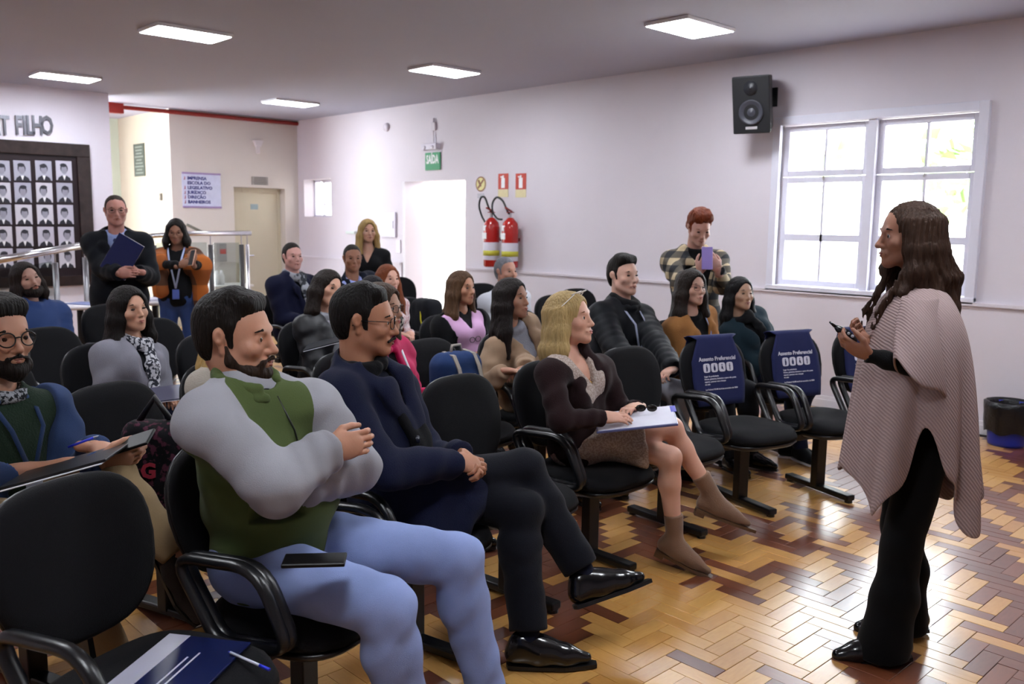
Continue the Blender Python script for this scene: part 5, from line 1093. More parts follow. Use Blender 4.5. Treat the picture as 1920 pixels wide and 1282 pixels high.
for i, a_ in enumerate(np.linspace(58, 302, 15)):
    a_ = math.radians(a_); sx, sy = math.sin(a_), math.cos(a_); ln = .30 if sy < -.3 else .22
    p0 = h(.078*sx, -.02+.09*sy, .05); p1 = h(.090*sx, -.03+.085*sy, -.05); w1 = rg.uniform(-.02, .02); p2 = p1-Z3*ln*.35+s.hf*(sy*.03-.015+w1)+s.hr*sx*.012; p3 = p1-Z3*ln*.7+s.hf*(sy*.045-.02-w1)+s.hr*sx*.018; p4 = p1-Z3*ln+s.hf*(sy*.05-.03+w1*1.5)+s.hr*sx*.012
    pr += chain([p0, p1, p2, p3, p4], [.022*q, .026*q, .026*q, .022*q, .008], k=.018)
pr.append(EL(h(0, .125, -.010), V(.092, .087, .116)*q, R3, k=.014, op='-'))
for sg, ln in ((-1, .36), (1, .40)):
    for o_ in (0, .012): pr += chain([h(sg*.072, .000, -.04), h(sg*.074, .025+o_, -.13), h(sg*.066, .060+o_, -.20), h(sg*.058, .100+o_*2, -.28), h(sg*.055, .13+o_, -ln+.02)], [.007, .009, .008, .006, .002], k=.010)
s.part('hair', pr, hairm('35241b'), vox=.005, post=s.streak(.0045, 34, 2))
s.part('turtleneck', s.torsop(-.008)+s.armp(.002)+[RC(s.J['nb']-s.up*.03, s.J['nb']+s.up*.055-s.Ft*.0, .062, .057, k=.02), RC(s.J['nb']+s.up*.05+s.up*.055, s.J['nb']+s.up*.2, .08, k=.004, op='-')], fabric('0a0a0c', bump=.3), post=folds(.003, 40, 3))
J = s.J
flp = [EL(J['pel'], (.165, .125, .13), s.TR())]
for sd in 'LR':
    a0, b0, c0 = J['hip'+sd], J['kne'+sd], J['ank'+sd]; ft_ = c0-Z3*.06+FS*.02
    flp += [RC(a0, b0, .088, .068, k=.04), RC(b0, b0*.45+c0*.55, .067, .076, k=.03), RC(b0*.45+c0*.55, ft_, .076, .094, k=.04)]
flp.append(HS(V(0, 0, .014), -Z3))
s.part('flared_trousers', flp, fabric('070709', bump=.1), post=folds(.004, 20, 9)); s.shoes(shoeb, k=1.12)
# poncho: a draped sheet with two lowered points and an open side
knit = wave_mat('mauve_rib_knit', hexc('8a7777'), hexc('9e8987'), 'DIAGONAL', 42, bump=.28, dist=.8)
nb = J['nb']; cx = nb*.5+J['pel']*.5; nz = nb[2]
SL = np.cross(Z3, FS)                                # her left, towards the camera
nth, nv = 96, 34; vs = []; fs_ = []
def hemz(t): # t: degrees from front, positive to her left
    pts = [(-180, .62), (-150, .50), (-120, .58), (-90, .86), (-62, .66), (-35, .60), (-8, .68), (18, .62), (36, .53), (52, .64), (70, .88), (90, .70), (114, .50), (142, .55), (180, .62)]
    for (a0, z0), (a1, z1) in zip(pts, pts[1:]):
        if a0 <= t <= a1: u = (t-a0)/(a1-a0); u = u*u*(3-2*u); return z0+(z1-z0)*u
    return .6
for iv in range(nv):
    v = iv/(nv-1)
    for it in range(nth):
        t = -180+360*it/nth; tr = math.radians(t); cf, cl = math.cos(tr), math.sin(tr)
        hz = hemz(t); ztop = nz+.012+.010*(-cf)
        z = ztop+(hz-ztop)*v**1.15
        dz = nz-z
        # half widths of the draped body at this drop
        wl = .072+.185*(1-math.exp(-dz*15))+.03*min(dz, .8)+.02*math.sin(min(dz*4, 3.14)); wf = .066+.085*(1-math.exp(-dz*8))+.13*min(dz, .8)
        wb = .066+.070*(1-math.exp(-dz*8))+.07*min(dz, .8)
        fold_ = 1+(.10*math.sin(tr*9+1.1)+.06*math.sin(tr*15+dz*3))*min(dz*1.3, 1)
        c0 = nb+(J['pel']-nb)*min(dz/max(nz-J['pel'][2], .1), 1.5)
        p = V(c0[0], c0[1], 0)+FS*(cf*(wf if cf > 0 else wb))*fold_+SL*cl*wl*fold_
        vs.append((p[0], p[1], z))
for iv in range(nv-1):
    for it in range(nth): fs_.append((iv*nth+it, (iv+1)*nth+it, (iv+1)*nth+(it+1) % nth, iv*nth+(it+1) % nth))
o = s.mbp('poncho', MB().add(vs, fs_), knit); so = o.modifiers.new('thick', 'SOLIDIFY'); so.thickness = .008; so.offset = 1; sb = o.modifiers.new('sub', 'SUBSURF'); sb.levels = 1; sb.render_levels = 1; pon = o
# draped sleeve over her left arm
vs = []; fs_ = []; nu, nw = 30, 18
sh = at(1712, 548, 3.06); rows = []
for iw in range(nw):
    v = iw/(nw-1)
    F0 = at(1700, 556, 3.08)*(1-v)+at(1677, 680, 2.95)*v          # front edge over the forearm
    B0 = at(1752, 556, 3.12)*(1-v)+at(1773, 758, 3.02)*v          # rear lower edge
    for iu in range(nu):
        u = 2*math.pi*iu/nu; c_, q_ = math.cos(u), math.sin(u)
        mid = (F0+B0)/2; hx = (B0-F0)/2*(1.0+.25*(1-v)); dpt = nrm(np.cross(B0-F0, Z3+V(.001, 0, 0)))
        bulge = .065+.03*math.sin(v*2.6)
        vs.append(mid+hx*c_+(-CF*V(1, 1, 0))*q_*bulge+V(0, 0, 1)*(.018*math.sin(3*u+5*v)*v))
for iw in range(nw-1):
    for iu in range(nu): fs_.append((iw*nu+iu, iw*nu+(iu+1) % nu, (iw+1)*nu+(iu+1) % nu, (iw+1)*nu+iu))
o = s.mbp('poncho_sleeve', MB().add(vs, fs_), knit, parent=pon); so = o.modifiers.new('thick', 'SOLIDIFY'); so.thickness = .008; sb = o.modifiers.new('sub', 'SUBSURF'); sb.levels = 1; sb.render_levels = 1
# ------------------------------------------------------------------ the audience further back
O, a = seat('grey'); H = at(243, 580, 4.5)
p = Person('woman in a grey wool coat with a patterned scarf in the third row', O, R_(20), H, look(H, .8, -.55, .02), 'f', skin_='b98b74', lips='9c5a52', roll=-.08)
p.body(); p.hair_long('120d0c', length=.26, n=9, seed=2, vol=.004); p.top('grey_coat', fabric('76757f', bump=.3), e=.024, neck=.066, v=(.30, .1, .0), lap=(.26, .034, .13, .085), fold=.005, seed=3, skirt=.3)
p.top('dark_top', charc, e=.006, arms=False, fold=0); p.scarf(speckle_mat('patterned_scarf', hexc('23252e'), hexc('b4b4bc'), 60), r=.030, drop=.26); p.trousers(navyc); p.shoes(shoeb)
O, a = seat('blue'); H = at(50, 524, 6.1)
p = Person('long-haired man in a blue puffer jacket at the far left', O, R_(20), H, look(H, .75, -.6, .06), 'm', skin_='a67f72', roll=-.22, wide=1.1)
p.body(); p.hair_long('1c1412', length=.16, n=7, seed=4); p.beard('1a1311', ln=.010); p.top('puffer_jacket', fabric('223764', bump=.2, rough=.6), e=.045, rip=(.007, 6), fold=.004, col=(.028, .075, .02, .4), neck=.075); p.trousers(djeans); p.shoes(shoeb)
O, a = seat('cream'); H = at(425, 612, 3.98)
p = Person('blonde woman in a cream sweater mostly hidden behind the man in the fleece', O, R_(16), H, look(H, .9, -.2), 'f', skin_='c39a84')
p.body(); p.hair_long('a88a58', length=.28, n=7, seed=5); p.top('cream_sweater', fabric('a49c92', bump=.4, bs=140), e=.022, neck=.062, fold=.004, col=(.014, .064, .01, .4)); p.trousers(djeans); p.shoes(fabric('a8a29a'))
O, a = seat('pink'); H = at(716, 578, 4.2)
p = Person('woman in a hot pink jacket behind the navy-coated man', O, R_(14), H, look(H, .9, -.35), 'f', skin_='b3876f', lips='a0524c', J=dict(wrL=at(800, 745, 4.15), wrR=at(775, 752, 4.0), kneL=at(800, 800, 3.95), kneR=at(770, 815, 3.75), hands=dict(L=dict(d=CR, n=-CU, curl=.5), R=dict(d=CR*.9+CF*.3, n=-CU, curl=.5))))
p.body(); p.glasses('2a2020'); p.hair_long('3a2a1e', length=.34, n=9, seed=6, wavy=.012, vol=.006); p.top('pink_jacket', fabric('b01850', bump=.2, rough=.6), e=.03, rip=(.008, 5), fold=.004, v=(.28, .04, .02), col=(.022, .07, .02, .4, 12, .3)); p.top('black_top', black, e=.008, arms=False, fold=0); p.lanyard('d8d8e2', .26, 'c8ccd8', .15); p.trousers(fabric('40588c', bump=.3, bs=600)); p.shoes(shoeb)
O, a = seat('leather'); H = at(614, 540, 5.6)
p = Person('woman in a black leather jacket over a pale grey hoodie, head tilted', O, R_(12), H, look(H, .75, -.55, -.12), 'f', skin_='b98c76', roll=.30, lips='94524a')
p.body(); p.hair_long('1d1512', length=.30, n=9, seed=7, fr=-CR*.04); p.top('hoodie', fabric('83838a', bump=.3), e=.010, arms=False, fold=.002, col=(.022, .066, .015, .4)); p.top('leather_jacket', mat('black_leather', hexc('131419'), .5, .15, 20, .1, 60, spec=.4, crease=.2), e=.026, v=(.45, .10, .0), neck=.07, fold=.007, fr=34, lap=(.2, .03, .13, .085)); p.trousers(fabric('3a1220')); p.shoes(shoeb)
O, a = seat('scarf'); H = at(549, 482, 7.7)
p = Person('man in a navy coat with a grey and white scarf by the back wall', O, R_(10), H, look(H, .6, -.75), 'm', skin_='c2928a', wide=1.04)
p.body(); p.hair_short('1b1412', top=.012); p.top('navy_coat', fabric('10132a'), e=.034, fold=.005, neck=.075, v=(.3, .08, .02), lap=(.28, .03, .15, .085)); p.top('shirt', charc, e=.008, arms=False, fold=0); p.scarf(speckle_mat('grey_scarf', hexc('34363c'), hexc('8e9098'), 18), r=.036, drop=.24, hgt=.035); p.trousers(charc); p.shoes(shoeb)
O, a = seat('suit'); H = at(661, 485, 7.8)
p = Person('seated man in a dark suit with an open pale blue shirt', O, R_(6), H, look(H, .35, -.9, -.06), 'm', skin_='8c604c', wide=1.05)
p.body(); p.hair_short('1c1816', top=.010); p.top('shirt', fabric('8f9ad0', bump=.05), e=.010, arms=False, fold=.001, v=(.05, .05, .02), col=(.014, .062, .02, .5, 12, .35)); p.top('suit_jacket', fabric('141826'), e=.022, v=(.34, .12, .0), lap=(.30, .03, .125, .085)); p.trousers(fabric('141826')); p.shoes(shoeb)
O, a = seat('red'); H = at(728, 524, 6.9)
p = Person('woman with long red hair and a pale patterned blouse', O, R_(4), H, look(H, .6, -.7), 'f', skin_='c39482', lips='a8605a')
p.body(); p.hair_long('6e3a22', length=.36, n=9, seed=8, fr=CR*.03); p.top('blouse', speckle_mat('pale_pink_pattern', hexc('b48f92'), hexc('c9bcc0'), 45), e=.014, fold=.003); p.scarf(speckle_mat('black_white_scarf', hexc('101012'), hexc('b5b0aa'), 40), r=.024, drop=.3); p.trousers(djeans); p.shoes(shoeb)
O, a = seat('dark'); H = at(700, 548, 6.2)
p = Person('dark-haired woman mostly hidden between the leather jacket and the red hair', O, R_(6), H, look(H, .6, -.7), 'f', skin_='a87c66')
p.body(); p.hair_long('131016', length=.2, n=7, seed=9, behind=True); p.top('dark_sweater', charc, e=.018, col=(.016, .064, .01, .4)); p.trousers(djeans); p.shoes(shoeb)
O, a = seat('pinkshirt'); H = at(866, 540, 6.0)
p = Person('woman in a pink top and black cardigan with long brown hair', O, R_(0), H, look(H, .75, -.6, -.02), 'f', skin_='a9785f', lips='94524a', wide=1.12)
p.body(); p.hair_long('4a3423', length=.30, n=9, seed=10, fr=-CR*.02); p.top('pink_top', fabric('c39ac0', bump=.08), e=.012, arms=False, fold=.002, v=(.10, .06, .02)); p.top('black_neck', black, e=.004, arms=False, fold=0, neck=.05); p.top('black_cardigan', black, e=.026, v=(.55, .17, .0), neck=.072, fold=.005); p.trousers(charc); p.shoes(shoeb)
b = MB()
for sg in (-1, 1): b.tube([p.tp(sg*.025+.022*math.cos(t_), -.16+.018*math.sin(t_), .150) for t_ in np.linspace(0, 6.28, 12, endpoint=False)], .0025, 5, closed=True)
p.mbp('hanging_glasses', b, plastic('2a2228'))
O, a = seat('latte'); H = at(960, 560, 5.0)
p = Person('woman in a beige padded jacket and grey turtleneck with long dark hair', O, R_(6), H, look(H, .8, -.5, .04), 'f', skin_='9e735e', lips='8c4c46', J=dict(wrL=at(985, 690, 4.75), wrR=at(945, 695, 4.7), hands=dict(L=dict(d=-CR*.6-CU*.2-CF*.3, n=-CU, curl=.5), R=dict(d=CR*.8-CF*.3, n=-CU, curl=.5))))
p.body(); p.hair_long('17100f', length=.34, n=11, seed=11, fr=CR*.01-CF*.04, wavy=.006); p.top('turtleneck', fabric('85858f', bump=.35, bs=150), e=.010, arms=False, fold=.002, col=(.020, .060, .025, .3)); p.top('beige_jacket', fabric('8d7560', bump=.2), e=.030, v=(.5, .10, .0), neck=.076, fold=.007, fr=30, lap=(.3, .03, .13, .09), seed=5); p.trousers(charc); p.shoes(shoeb)
b = MB().tube([p.tp(.07*math.sin(t_), -.02-.19*max(math.cos(t_), 0), .06+.085*max(math.cos(t_), 0)) for t_ in np.linspace(-1.6, 1.6, 13)], .002, 5); p.mbp('necklace', b, mat('silver', (.75, .75, .78), .25, metal=1))
O, a = seat('old'); H = at(949, 510, 7.4)
p = Person('grey-haired man in a white jacket behind the woman in beige', O, R_(-4), H, look(H, .6, -.7), 'm', skin_='a87a68', browc='5a5a5c')
p.body(); p.hair_short('6a6a70', top=.012); p.top('white_jacket', fabric('aeb0b8', bump=.2), e=.034, col=(.024, .072, .02, .4), fold=.006); p.trousers(charc); p.shoes(shoeb)
O, a = seat('puffer'); H = at(1169, 518, 5.55)
p = Person('man in a black puffer jacket with a lanyard behind the blue-covered chairs', O, R_(-2), H, look(H, .55, -.8), 'm', hs=1.04, skin_='c49a89', brow=1.2, wide=1.02, J=dict(wrR=at(1200, 695, 5.1), wrL=at(1262, 692, 5.12), hands=dict(R=dict(d=CR*.7-CF*.5-CU*.2, n=-CU*.8+CR*.3, curl=.9), L=dict(d=-CR*.6-CF*.6-CU*.2, n=-CU*.8, curl=.9)), kneR=at(1215, 740, 5.0), kneL=at(1275, 735, 5.15)))
p.body(); p.hair_short('15100e', top=.016, quiff=.004); p.top('puffer_jacket', fabric('0f1116', bump=.2, rough=.55), e=.038, rip=(.007, 6), fold=.005, neck=.078, col=(.030, .082, .03, .4)); p.scarf(black, r=.036, ends=False, R_=.066, hgt=.04); p.lanyard('9aa0b8', .27, '3844a0', .178); p.trousers(fabric('8f8e96', bump=.2)); p.shoes(shoeb)
O, a = seat('tan'); H = at(1297, 540, 5.7)
p = Person('woman in a camel coat with glasses behind the leftmost blue cover', O, R_(-6), H, look(H, .45, -.85, -.02), 'f', skin_='b78c7a', lips='94544c')
p.body(); p.glasses('3a3634', thick=.0012); p.hair_long('1f1612', length=.30, n=9, seed=12, vol=.006); p.top('camel_coat', fabric('93653a', bump=.35, bs=180), e=.034, v=(.4, .10, .0), neck=.074, lap=(.34, .034, .135, .09), fold=.005); p.top('black_top', black, e=.008, arms=False, fold=0, col=(.016, .06, .015, .3)); p.lanyard('8890b0', .22, '8890b0', .14); p.trousers(charc); p.shoes(shoeb)
O, a = seat('asian'); H = at(1388, 551, 6.05)
p = Person('woman in a dark teal jacket with straight black hair right of the camel coat', O, R_(-8), H, look(H, .35, -.92, -.02), 'f', skin_='b08a72', lips='98605a', jaw=1.05, J=dict(ankL=atz(1478, 835, .09), toeL=CR*1-CF*.4, hands={}))
p.body(); p.hair_long('0e0c0e', length=.24, n=9, seed=13, a0=75); p.top('teal_jacket', fabric('1b2a33', bump=.25), e=.034, neck=.072, v=(.36, .06, .02), fold=.006, col=(.022, .072, .015, .4)); p.scarf(black, r=.03, drop=.34); p.top('black_top', black, e=.006, arms=False, fold=0); p.trousers(fabric('171c33')); p.shoes(fabric('101216'), sole=plastic('c9c6cc'))
b = MB(); j = p.J; d_ = nrm(j['toeL']); t_ = np.cross(d_, Z3)
for k in range(3):
    for sg in (-1, 1): b.obox(j['ankL']+d_*(.035+.025*k)+t_*sg*.0395*.88-Z3*.035, (nrm(d_*.5+Z3), t_*sg, np.cross(nrm(d_*.5+Z3), t_*sg)), (.024, .0022, .005))
p.mbp('shoe_stripes', b, plastic('d8d6dc'), smooth=False)
# ---- standing people
H = at(1311, 428, 6.4)
p = Person('red-haired young man in a plaid overshirt filming with a phone', (H[0], H[1]), R_(-42), H, look(H, .12, -.85, -.42), 'm', pose='stand', skin_='b08476', browc='5a2c1c', J=dict(wrR=at(1312, 508, 6.05), wrL=at(1345, 505, 6.1), hands=dict(R=dict(d=CU*.8+CR*.4-CF*.2, n=-CR*.2+CF*.9, curl=.6), L=dict(d=CU*.8-CR*.4, n=CF*.9, curl=.6))))
p.body(); p.hair_short('6a2e16', top=.030, side=.012, quiff=.012, front=.064, low=-.03, back=.014, curly=.006); p.top('black_sweater', black, e=.010, arms=False, col=(.018, .06, .02, .3)); p.top('plaid_overshirt', plaid_mat('buffalo_plaid', (hexc('a8977a'), hexc('4a443c'), hexc('15161c')), 3.2), e=.024, v=(.6, .12, .0), neck=.076, fold=.005, hem=-.16, lap=(.15, .03, .12, .085)); p.trousers(charc); p.shoes(shoeb)
PH = at(1326, 484, 6.0)
H = at(690, 434, 8.7)
p = Person('blonde woman in a black top standing against the far wall', (H[0], H[1]), R_(-38), H, look(H, .35, -.9, -.05), 'f', pose='stand', skin_='b88c78', J=dict(wrL=at(715, 520, 8.5), wrR=at(675, 520, 8.5)))
p.body(); p.hair_long('9a7e50', length=.40, n=9, seed=14, vol=.006); p.top('black_top', black, e=.022, v=(.14, .07, .02), neck=.06, hem=-.14); p.trousers(djeans); p.shoes(shoeb)
H = at(217, 396, 7.0)
p = Person('man in a black overcoat and tie standing with a navy folder held to his chest', (H[0], H[1]), R_(-28), H, look(H, .45, -.85, -.05), 'm', pose='stand', skin_='a9766a', hs=1.03, wide=1.0, J=dict(wrR=at(222, 512, 6.72), wrL=at(258, 510, 6.80), hands=dict(R=dict(d=CR*.9+CU*.0, n=CF*.9, curl=.5), L=dict(d=-CR*.85+CU*.05, n=CF*.9, curl=.6))))
p.body(); p.hair_short('2a1f1a', top=.008, recede=.25); p.glasses('2a2422', thick=.0012); p.top('shirt', fabric('8a98c4', bump=.05), e=.010, arms=False, fold=0, col=(.014, .062, .02, .5, 12, .3)); p.top('black_overcoat', fabric('0e1016'), e=.036, v=(.26, .085, .0), lap=(.24, .034, .14, .088), neck=.074, fold=.004, extra=[RC(p.J['pel'], V(p.O[0], p.O[1], .5), .19, .21, k=.1, flat=(p.F, .75)), HS(V(0, 0, .48), -Z3)])
p.part('tie', chain([p.tp(0, -.03, .085), p.tp(0, -.08, .125), p.tp(0, -.25, .145)], [.018, .016, .024], k=.008, flat=(p.Ft, .35)), fabric('1c2350')); p.trousers(charc); p.shoes(shoeb)
H = at(330, 434, 8.2)
p = Person('woman in an orange and brown shawl standing by the level handrail with a phone', (H[0], H[1]), R_(-32), H, look(H, .25, -.9, -.28), 'f', pose='stand', skin_='8a6250', lips='7c4a44', J=dict(wrR=at(338, 497, 7.95), wrL=at(362, 492, 7.95), elbR=at(300, 495, 8.1), elbL=at(372, 500, 8.2), hands=dict(R=dict(d=CR*.8+CU*.3, n=CF*.8, curl=.6), L=dict(d=-CR*.3+CU*.8, n=CF*.8, curl=.6))))
p.body(); p.glasses('3a2a24', thick=.0012); p.hair_long('14100f', length=.11, n=9, seed=15); p.top('black_top', black, e=.012, hem=-.12); p.lanyard('a9b4d8', .36, '5a6cb8', .13)
org = plaid_mat('orange_brown_shawl', (hexc('a85a1e'), hexc('8a4a1c'), hexc('4a2c1c')), 1.1)
p.part('shawl', [RC(p.J['nb']+p.up*.0, p.J['sh'+k]-p.up*.02, .085, .085, k=.04) for k in 'LR']+[RC(p.J['sh'+k], p.J['elb'+k]+Z3*.0, .085, .095, k=.05) for k in 'LR']+[RC(p.J['elbR']-CR*.03, p.J['elbR']-Z3*.24+p.F*.03, .10, .07, k=.05, flat=(p.F, .6)), RC(p.J['elbL']+CR*.02, p.J['elbL']-Z3*.40+p.F*.02, .10, .05, k=.05, flat=(p.F, .6)), RC(p.J['elbL']-p.F*.08, p.J['elbR']-p.F*.1, .09, .09, k=.05)]+[p.vcut(.6, .09, .03), p.neckhole(.068)], org, post=folds(.006, 24, 4))
p.trousers(fabric('33487c', bump=.3, bs=600), bot=.96); p.shoes(shoeb)
# ------------------------------------------------------------------ carried and lying things
def slab(name, c, ax, h, m, label, cat, group=None, parts=(), bv=.002):
    r = empty(name, c, label, cat, group); ax = [nrm(ax[0]), nrm(ax[1]), None]; ax[1] = nrm(ax[1]-ax[0]*(ax[1]@ax[0])); ax[2] = np.cross(ax[0], ax[1])
    for nm, off, hh, mm in (('cover', (0, 0, 0), h, m),)+tuple(parts):
        q = MB(); q.obox(ax[0]*off[0]+ax[1]*off[1]+ax[2]*off[2], ax, hh); o = q.build(nm, mm, r)
        if bv: bevel(o, min(bv, min(hh)*.6), 1)
    return r
fnavy = plastic('141c46', .25); pap = plastic('c9c8d4', .7); phb = mat('phone_glass', hexc('08080a'), .4, .02, spec=.25)
# folder and pen on the near chair
c = V(-2.0, .80, .4715); ra = R_(36); fx = V(math.cos(ra), math.sin(ra), 0); fy = V(-fx[1], fx[0], 0)
t = slab('folder', c, (fx, fy), (.115, .155, .004), fnavy, 'navy event folder with a white band lying on the empty near chair', 'folder', parts=(('paper_edge', (-.004, 0, -.0052), (.112, .153, .0012), pap), ('white_band', (-.083, 0, .0042), (.030, .154, .0005), plastic('b9b8ca', .3))))
q = MB()
for k, (u, l) in enumerate(((.0, .07), (.018, .095))): q.obox(fx*u+fy*(-.02)+Z3*.0045, (fx, fy, Z3), (.0022, l, .0004))
q.build('title_lines', pap, t)
pa_, pb_ = atz(428, 1221, .481), atz(507, 1256, .481); pe = empty('pen', (pa_+pb_)/2, 'clear ballpoint pen with a blue cap lying on the navy folder', 'pen'); pd = nrm(pb_-pa_)
MB().tube([-pd*.07, pd*.045], .0035, 8).build('barrel', plastic('c9ccdc', .2), pe, smooth=True); MB().tube([pd*.04, pd*.075], .0042, 8).build('cap', plastic('2430c0', .3), pe, smooth=True); MB().tube([-pd*.07, -pd*.078], [.0035, .001], 8).build('tip', plastic('2430c0', .3), pe, smooth=True)
# phone in the fleece-wearing man's lap
slab('phone', atz(590, 1050, .695), (CR*V(1, 1, 0)+CF*V(1, 1, 0)*.1, CF*V(1, 1, 0)), (.078, .038, .005), phb, 'black phone lying in the lap of the man in the fleece', 'phone', 'phones', (('screen', (0, 0, .0051), (.074, .035, .0003), phb),))
# blonde woman's folder and glasses
fc_ = at(1192, 786, 3.80); slab('folder', fc_, (nrm(CR*V(1, 1, 0)-CF*V(1, 1, 0)*.1)+Z3*.14, CF*V(1, 1, 0)+Z3*.1), (.17, .12, .005), plastic('5a5f8c', .3), 'open folder with white sheets on the blonde woman\'s lap', 'folder', None, (('sheet', (0, 0, .006), (.165, .115, .001), pap), ('blue_tab', (.166, .07, .006), (.012, .04, .0015), plastic('2c2ca8'))))
gs = empty('sunglasses', at(1212, 765, 3.80), 'dark sunglasses lying on the open folder', 'glasses'); q = MB()
for sg in (-1, 1): q.tube([CR*(sg*.024+.02*math.cos(t_))+CU*.013*math.sin(t_) for t_ in np.linspace(0, 6.28, 14, endpoint=False)], .003, 6, closed=True); q.tube([CR*sg*.044, CR*sg*.04+CF*.08], .0025, 5)
q.build('frame', plastic('15110e', .2), gs, smooth=True); q = MB()
for sg in (-1, 1): q.sphere(CR*sg*.024, (.019, .003, .012), 10, 6, ax=(CR, CF, CU))
q.build('lens', mat('dark_lens', hexc('140f0c'), .05), gs, smooth=True)
# denim man's folder, phone, pen
slab('folder', at(125, 872, 2.66), (nrm(CR*.95+CU*.26), nrm(CF*.95+CU*.16)), (.165, .10, .004), plastic('0b0b0e', .35), 'black folder on the knee of the man in denim', 'folder', None, (('paper_edge', (0, -.002, -.0055), (.154, .11, .0015), pap),))
slab('phone', at(245, 830, 2.74), (nrm(CR*.95+CU*.3-CF*.2), nrm(CU*.5+CF*.8)), (.075, .037, .0045), phb, 'black phone held by the man in denim', 'phone', 'phones', (('screen', (0, 0, .0047), (.071, .034, .0003), phb),))
pe = empty('pen', at(140, 838, 2.78), 'blue pen on the black folder of the man in denim', 'pen'); MB().tube([-CR*.02, CR*.06+CU*.03], .004, 8).build('barrel', plastic('2430c0', .3), pe, smooth=True); MB().tube([CR*.06+CU*.03, CR*.075+CU*.036], [.004, .001], 8).build('tip', plastic('c9ccdc', .3), pe, smooth=True)
# speaker's remote
rc_ = empty('remote_control', at(1586, 626, 3.08), 'small black presenter remote in the speaker\'s hand', 'remote'); rd_ = nrm(-CR*.75+CU*.55+CF*.1); rn = nrm(-CF*.8+CU*.4); rn = nrm(rn-rd_*(rn@rd_)); rt_ = np.cross(rd_, rn)
MB().sphere((0, 0, 0), (.048, .017, .013), 16, 10, ax=(rd_, rt_, rn)).build('body', plastic('0c0c10', .25), rc_, smooth=True)
for k in range(3): MB().lathe([(0, .004), (.005, .003), (.006, 0)], 10, rn*.0115+rd_*(-.02+.016*k), (rd_, rt_, rn)).build('button', plastic('8c8c96', .3), rc_, smooth=True)
MB().tube([rd_*.046, rd_*.07+rn*.004], [.006, .003], 8).build('tip', plastic('0c0c10', .25), rc_, smooth=True)
# phones of the standing people
slab('phone', PH, (CR, CU), (.037, .077, .0045), plastic('8f7cc0', .3), 'lilac phone held up by the red-haired man', 'phone', 'phones', (('camera_bump', (-.024, .05, -.006), (.008, .02, .002), phb),))
slab('phone', at(360, 483, 7.9), (CR*.8-CF*.6, CU+CF*.3), (.036, .074, .0045), plastic('c9a08a', .3), 'phone held by the woman in the orange shawl', 'phone', 'phones', (('screen', (0, 0, .0047), (.033, .07, .0003), phb),))
slab('folder', at(229, 481, 6.76), (nrm(CR*.86-CU*.5), nrm(CU*.86+CR*.5)), (.11, .15, .006), fnavy, 'navy folder held by the standing man in the overcoat', 'folder', None, (('paper_edge', (0, .003, -.0075), (.108, .148, .0015), pap),))
# leaflet on the leather-jacket woman's lap, folder of the grey-coat woman
slab('folder', at(610, 642, 5.2), (CR+CU*.25, CF*V(1, 1, 0)+CU*.1), (.12, .09, .003), plastic('14151c', .3), 'dark folder on the lap of the woman in the leather jacket', 'folder', None, (('paper_edge', (0, -.003, -.0045), (.119, .09, .0012), pap),))
slab('folder', at(305, 738, 4.1), (CR+CU*.12, CF*V(1, 1, 0)+CU*.2), (.11, .10, .003), plastic('3a3c52', .3), 'slate folder on the lap of the woman in the grey coat', 'folder', None, (('paper_edge', (0, -.003, -.0045), (.109, .10, .0012), pap),))
# backpack on the second-row chair
x, y, a = CHAIRS['backpack']; cpos = V(x, y, 0); F = V(math.cos(a), math.sin(a), 0); L_ = V(-F[1], F[0], 0)
t = empty('backpack', (x, y, .463), 'blue backpack with cream straps standing on a chair beside the woman in beige', 'backpack'); to = V(x, y, .463)
bc = at(855, 690, 4.72); bc[2] = .463; ax = np.array([L_, F, Z3])
bp_ = fabric('233760', bump=.25)
def sp(name, prims, m, vox=.008, parent=t, off=to, post=None): return link(name, np_mesh(name, [sdf_mesh(prims, vox, post)], off), m, parent)
sp('bag', [BXF(bc+Z3*.2, (.155, .085, .195), ax, rd=.07), EL(bc+Z3*.16+F*.07, (.13, .06, .12), ax, k=.04), HS(bc+Z3*.002, -Z3)], bp_, post=folds(.004, 30, 2))
cr_ = fabric('9a938c')
for sg in (-1, 1): b = MB().tube([bc+L_*sg*.075+F*(-.02)+Z3*.398, bc+L_*sg*.075+F*.06+Z3*.385, bc+L_*sg*.075+F*.10+Z3*.32, bc+L_*sg*.075+F*.138+Z3*.2, bc+L_*sg*.075+F*.125+Z3*.05], 0, sec=[(-.012, -.003), (.012, -.003), (.012, .003), (-.012, .003)], up=F); b.build('strap', cr_, t, off=to)
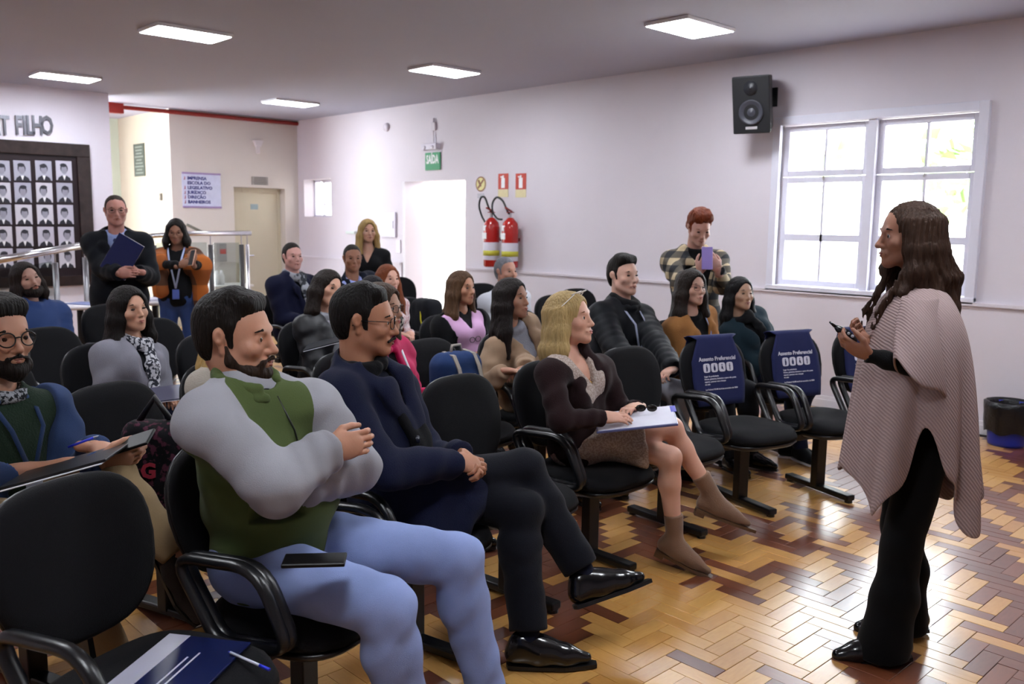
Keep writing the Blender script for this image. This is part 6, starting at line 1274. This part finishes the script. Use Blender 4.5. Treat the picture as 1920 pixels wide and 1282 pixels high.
b = MB(); b.obox(bc+F*.125+Z3*.27, (L_, Z3, F), (.02, .02, .006)); bevel(b.build('patch', plastic('8a8472'), t, off=to), .003); MB().tube([bc+L_*-.04+Z3*.39, bc+L_*-.03+Z3*.43, bc+L_*.03+Z3*.43, bc+L_*.04+Z3*.39], .008, 8).build('handle', cr_, t, off=to, smooth=True)
# dark backpack with a yellow cord further back
x, y, a = CHAIRS['row3_e']; bc = at(800, 578, 7.3); bc[2] = .463
t = empty('backpack', (bc[0], bc[1], .0), 'black backpack with a yellow cord beside the red-haired woman', 'backpack'); to = V(bc[0], bc[1], 0)
sp('bag', [BXF(V(bc[0], bc[1], .68), (.13, .10, .23), None, rd=.07)], charc, .012, t, to, folds(.006, 30, 3)); MB().tube([V(bc[0], bc[1], .6)+V(.1, -.1, 0), V(bc[0], bc[1], .75)+V(.06, -.11, 0), V(bc[0], bc[1], .88)+V(.02, -.08, 0)], .006, 6).build('cord', plastic('b8b020'), t, off=to); b = MB(); b.obox(V(bc[0], bc[1], .55)+V(.07, -.1, 0), (V(1, 0, 0), V(0, 1, 0), Z3), (.05, .012, .025)); b.build('patch', plastic('9a2018'), t, off=to)
c2 = chair('bagchair', bc[0]-.02, bc[1], 0, 'black chair carrying the black backpack with the yellow cord')
# floral bag on the second-row floor behind the fleece
bc = at(295, 862, 3.05); t = empty('handbag', (bc[0], bc[1], 0), 'dark floral fabric bag hanging behind the man in the fleece', 'bag'); to = V(bc[0], bc[1], 0)
sp('bag', [BXF(V(bc[0], bc[1], bc[2]-.06), (.11, .07, .20), np.array([CR, nrm(CF*V(1, 1, 0)), Z3]), rd=.05)], speckle_mat('dark_floral', hexc('0c0b10'), hexc('4a2434'), 40, .58), .008, t, to, folds(.006, 36, 6)); MB().tube([V(bc[0], bc[1], bc[2]+.13)-CR*.06, V(bc[0], bc[1], bc[2]+.22), V(bc[0], bc[1], bc[2]+.13)+CR*.06], .012, 8).build('handle', plastic('141418'), t, off=to, smooth=True); lt_ = text_mesh('G', .07, (CR, CU, -CF), tuple(V(0, 0, bc[2]-.03)-CF*.078), depth=.002, bold=.003); link('emblem', lt_, plastic('8a2838'), t)
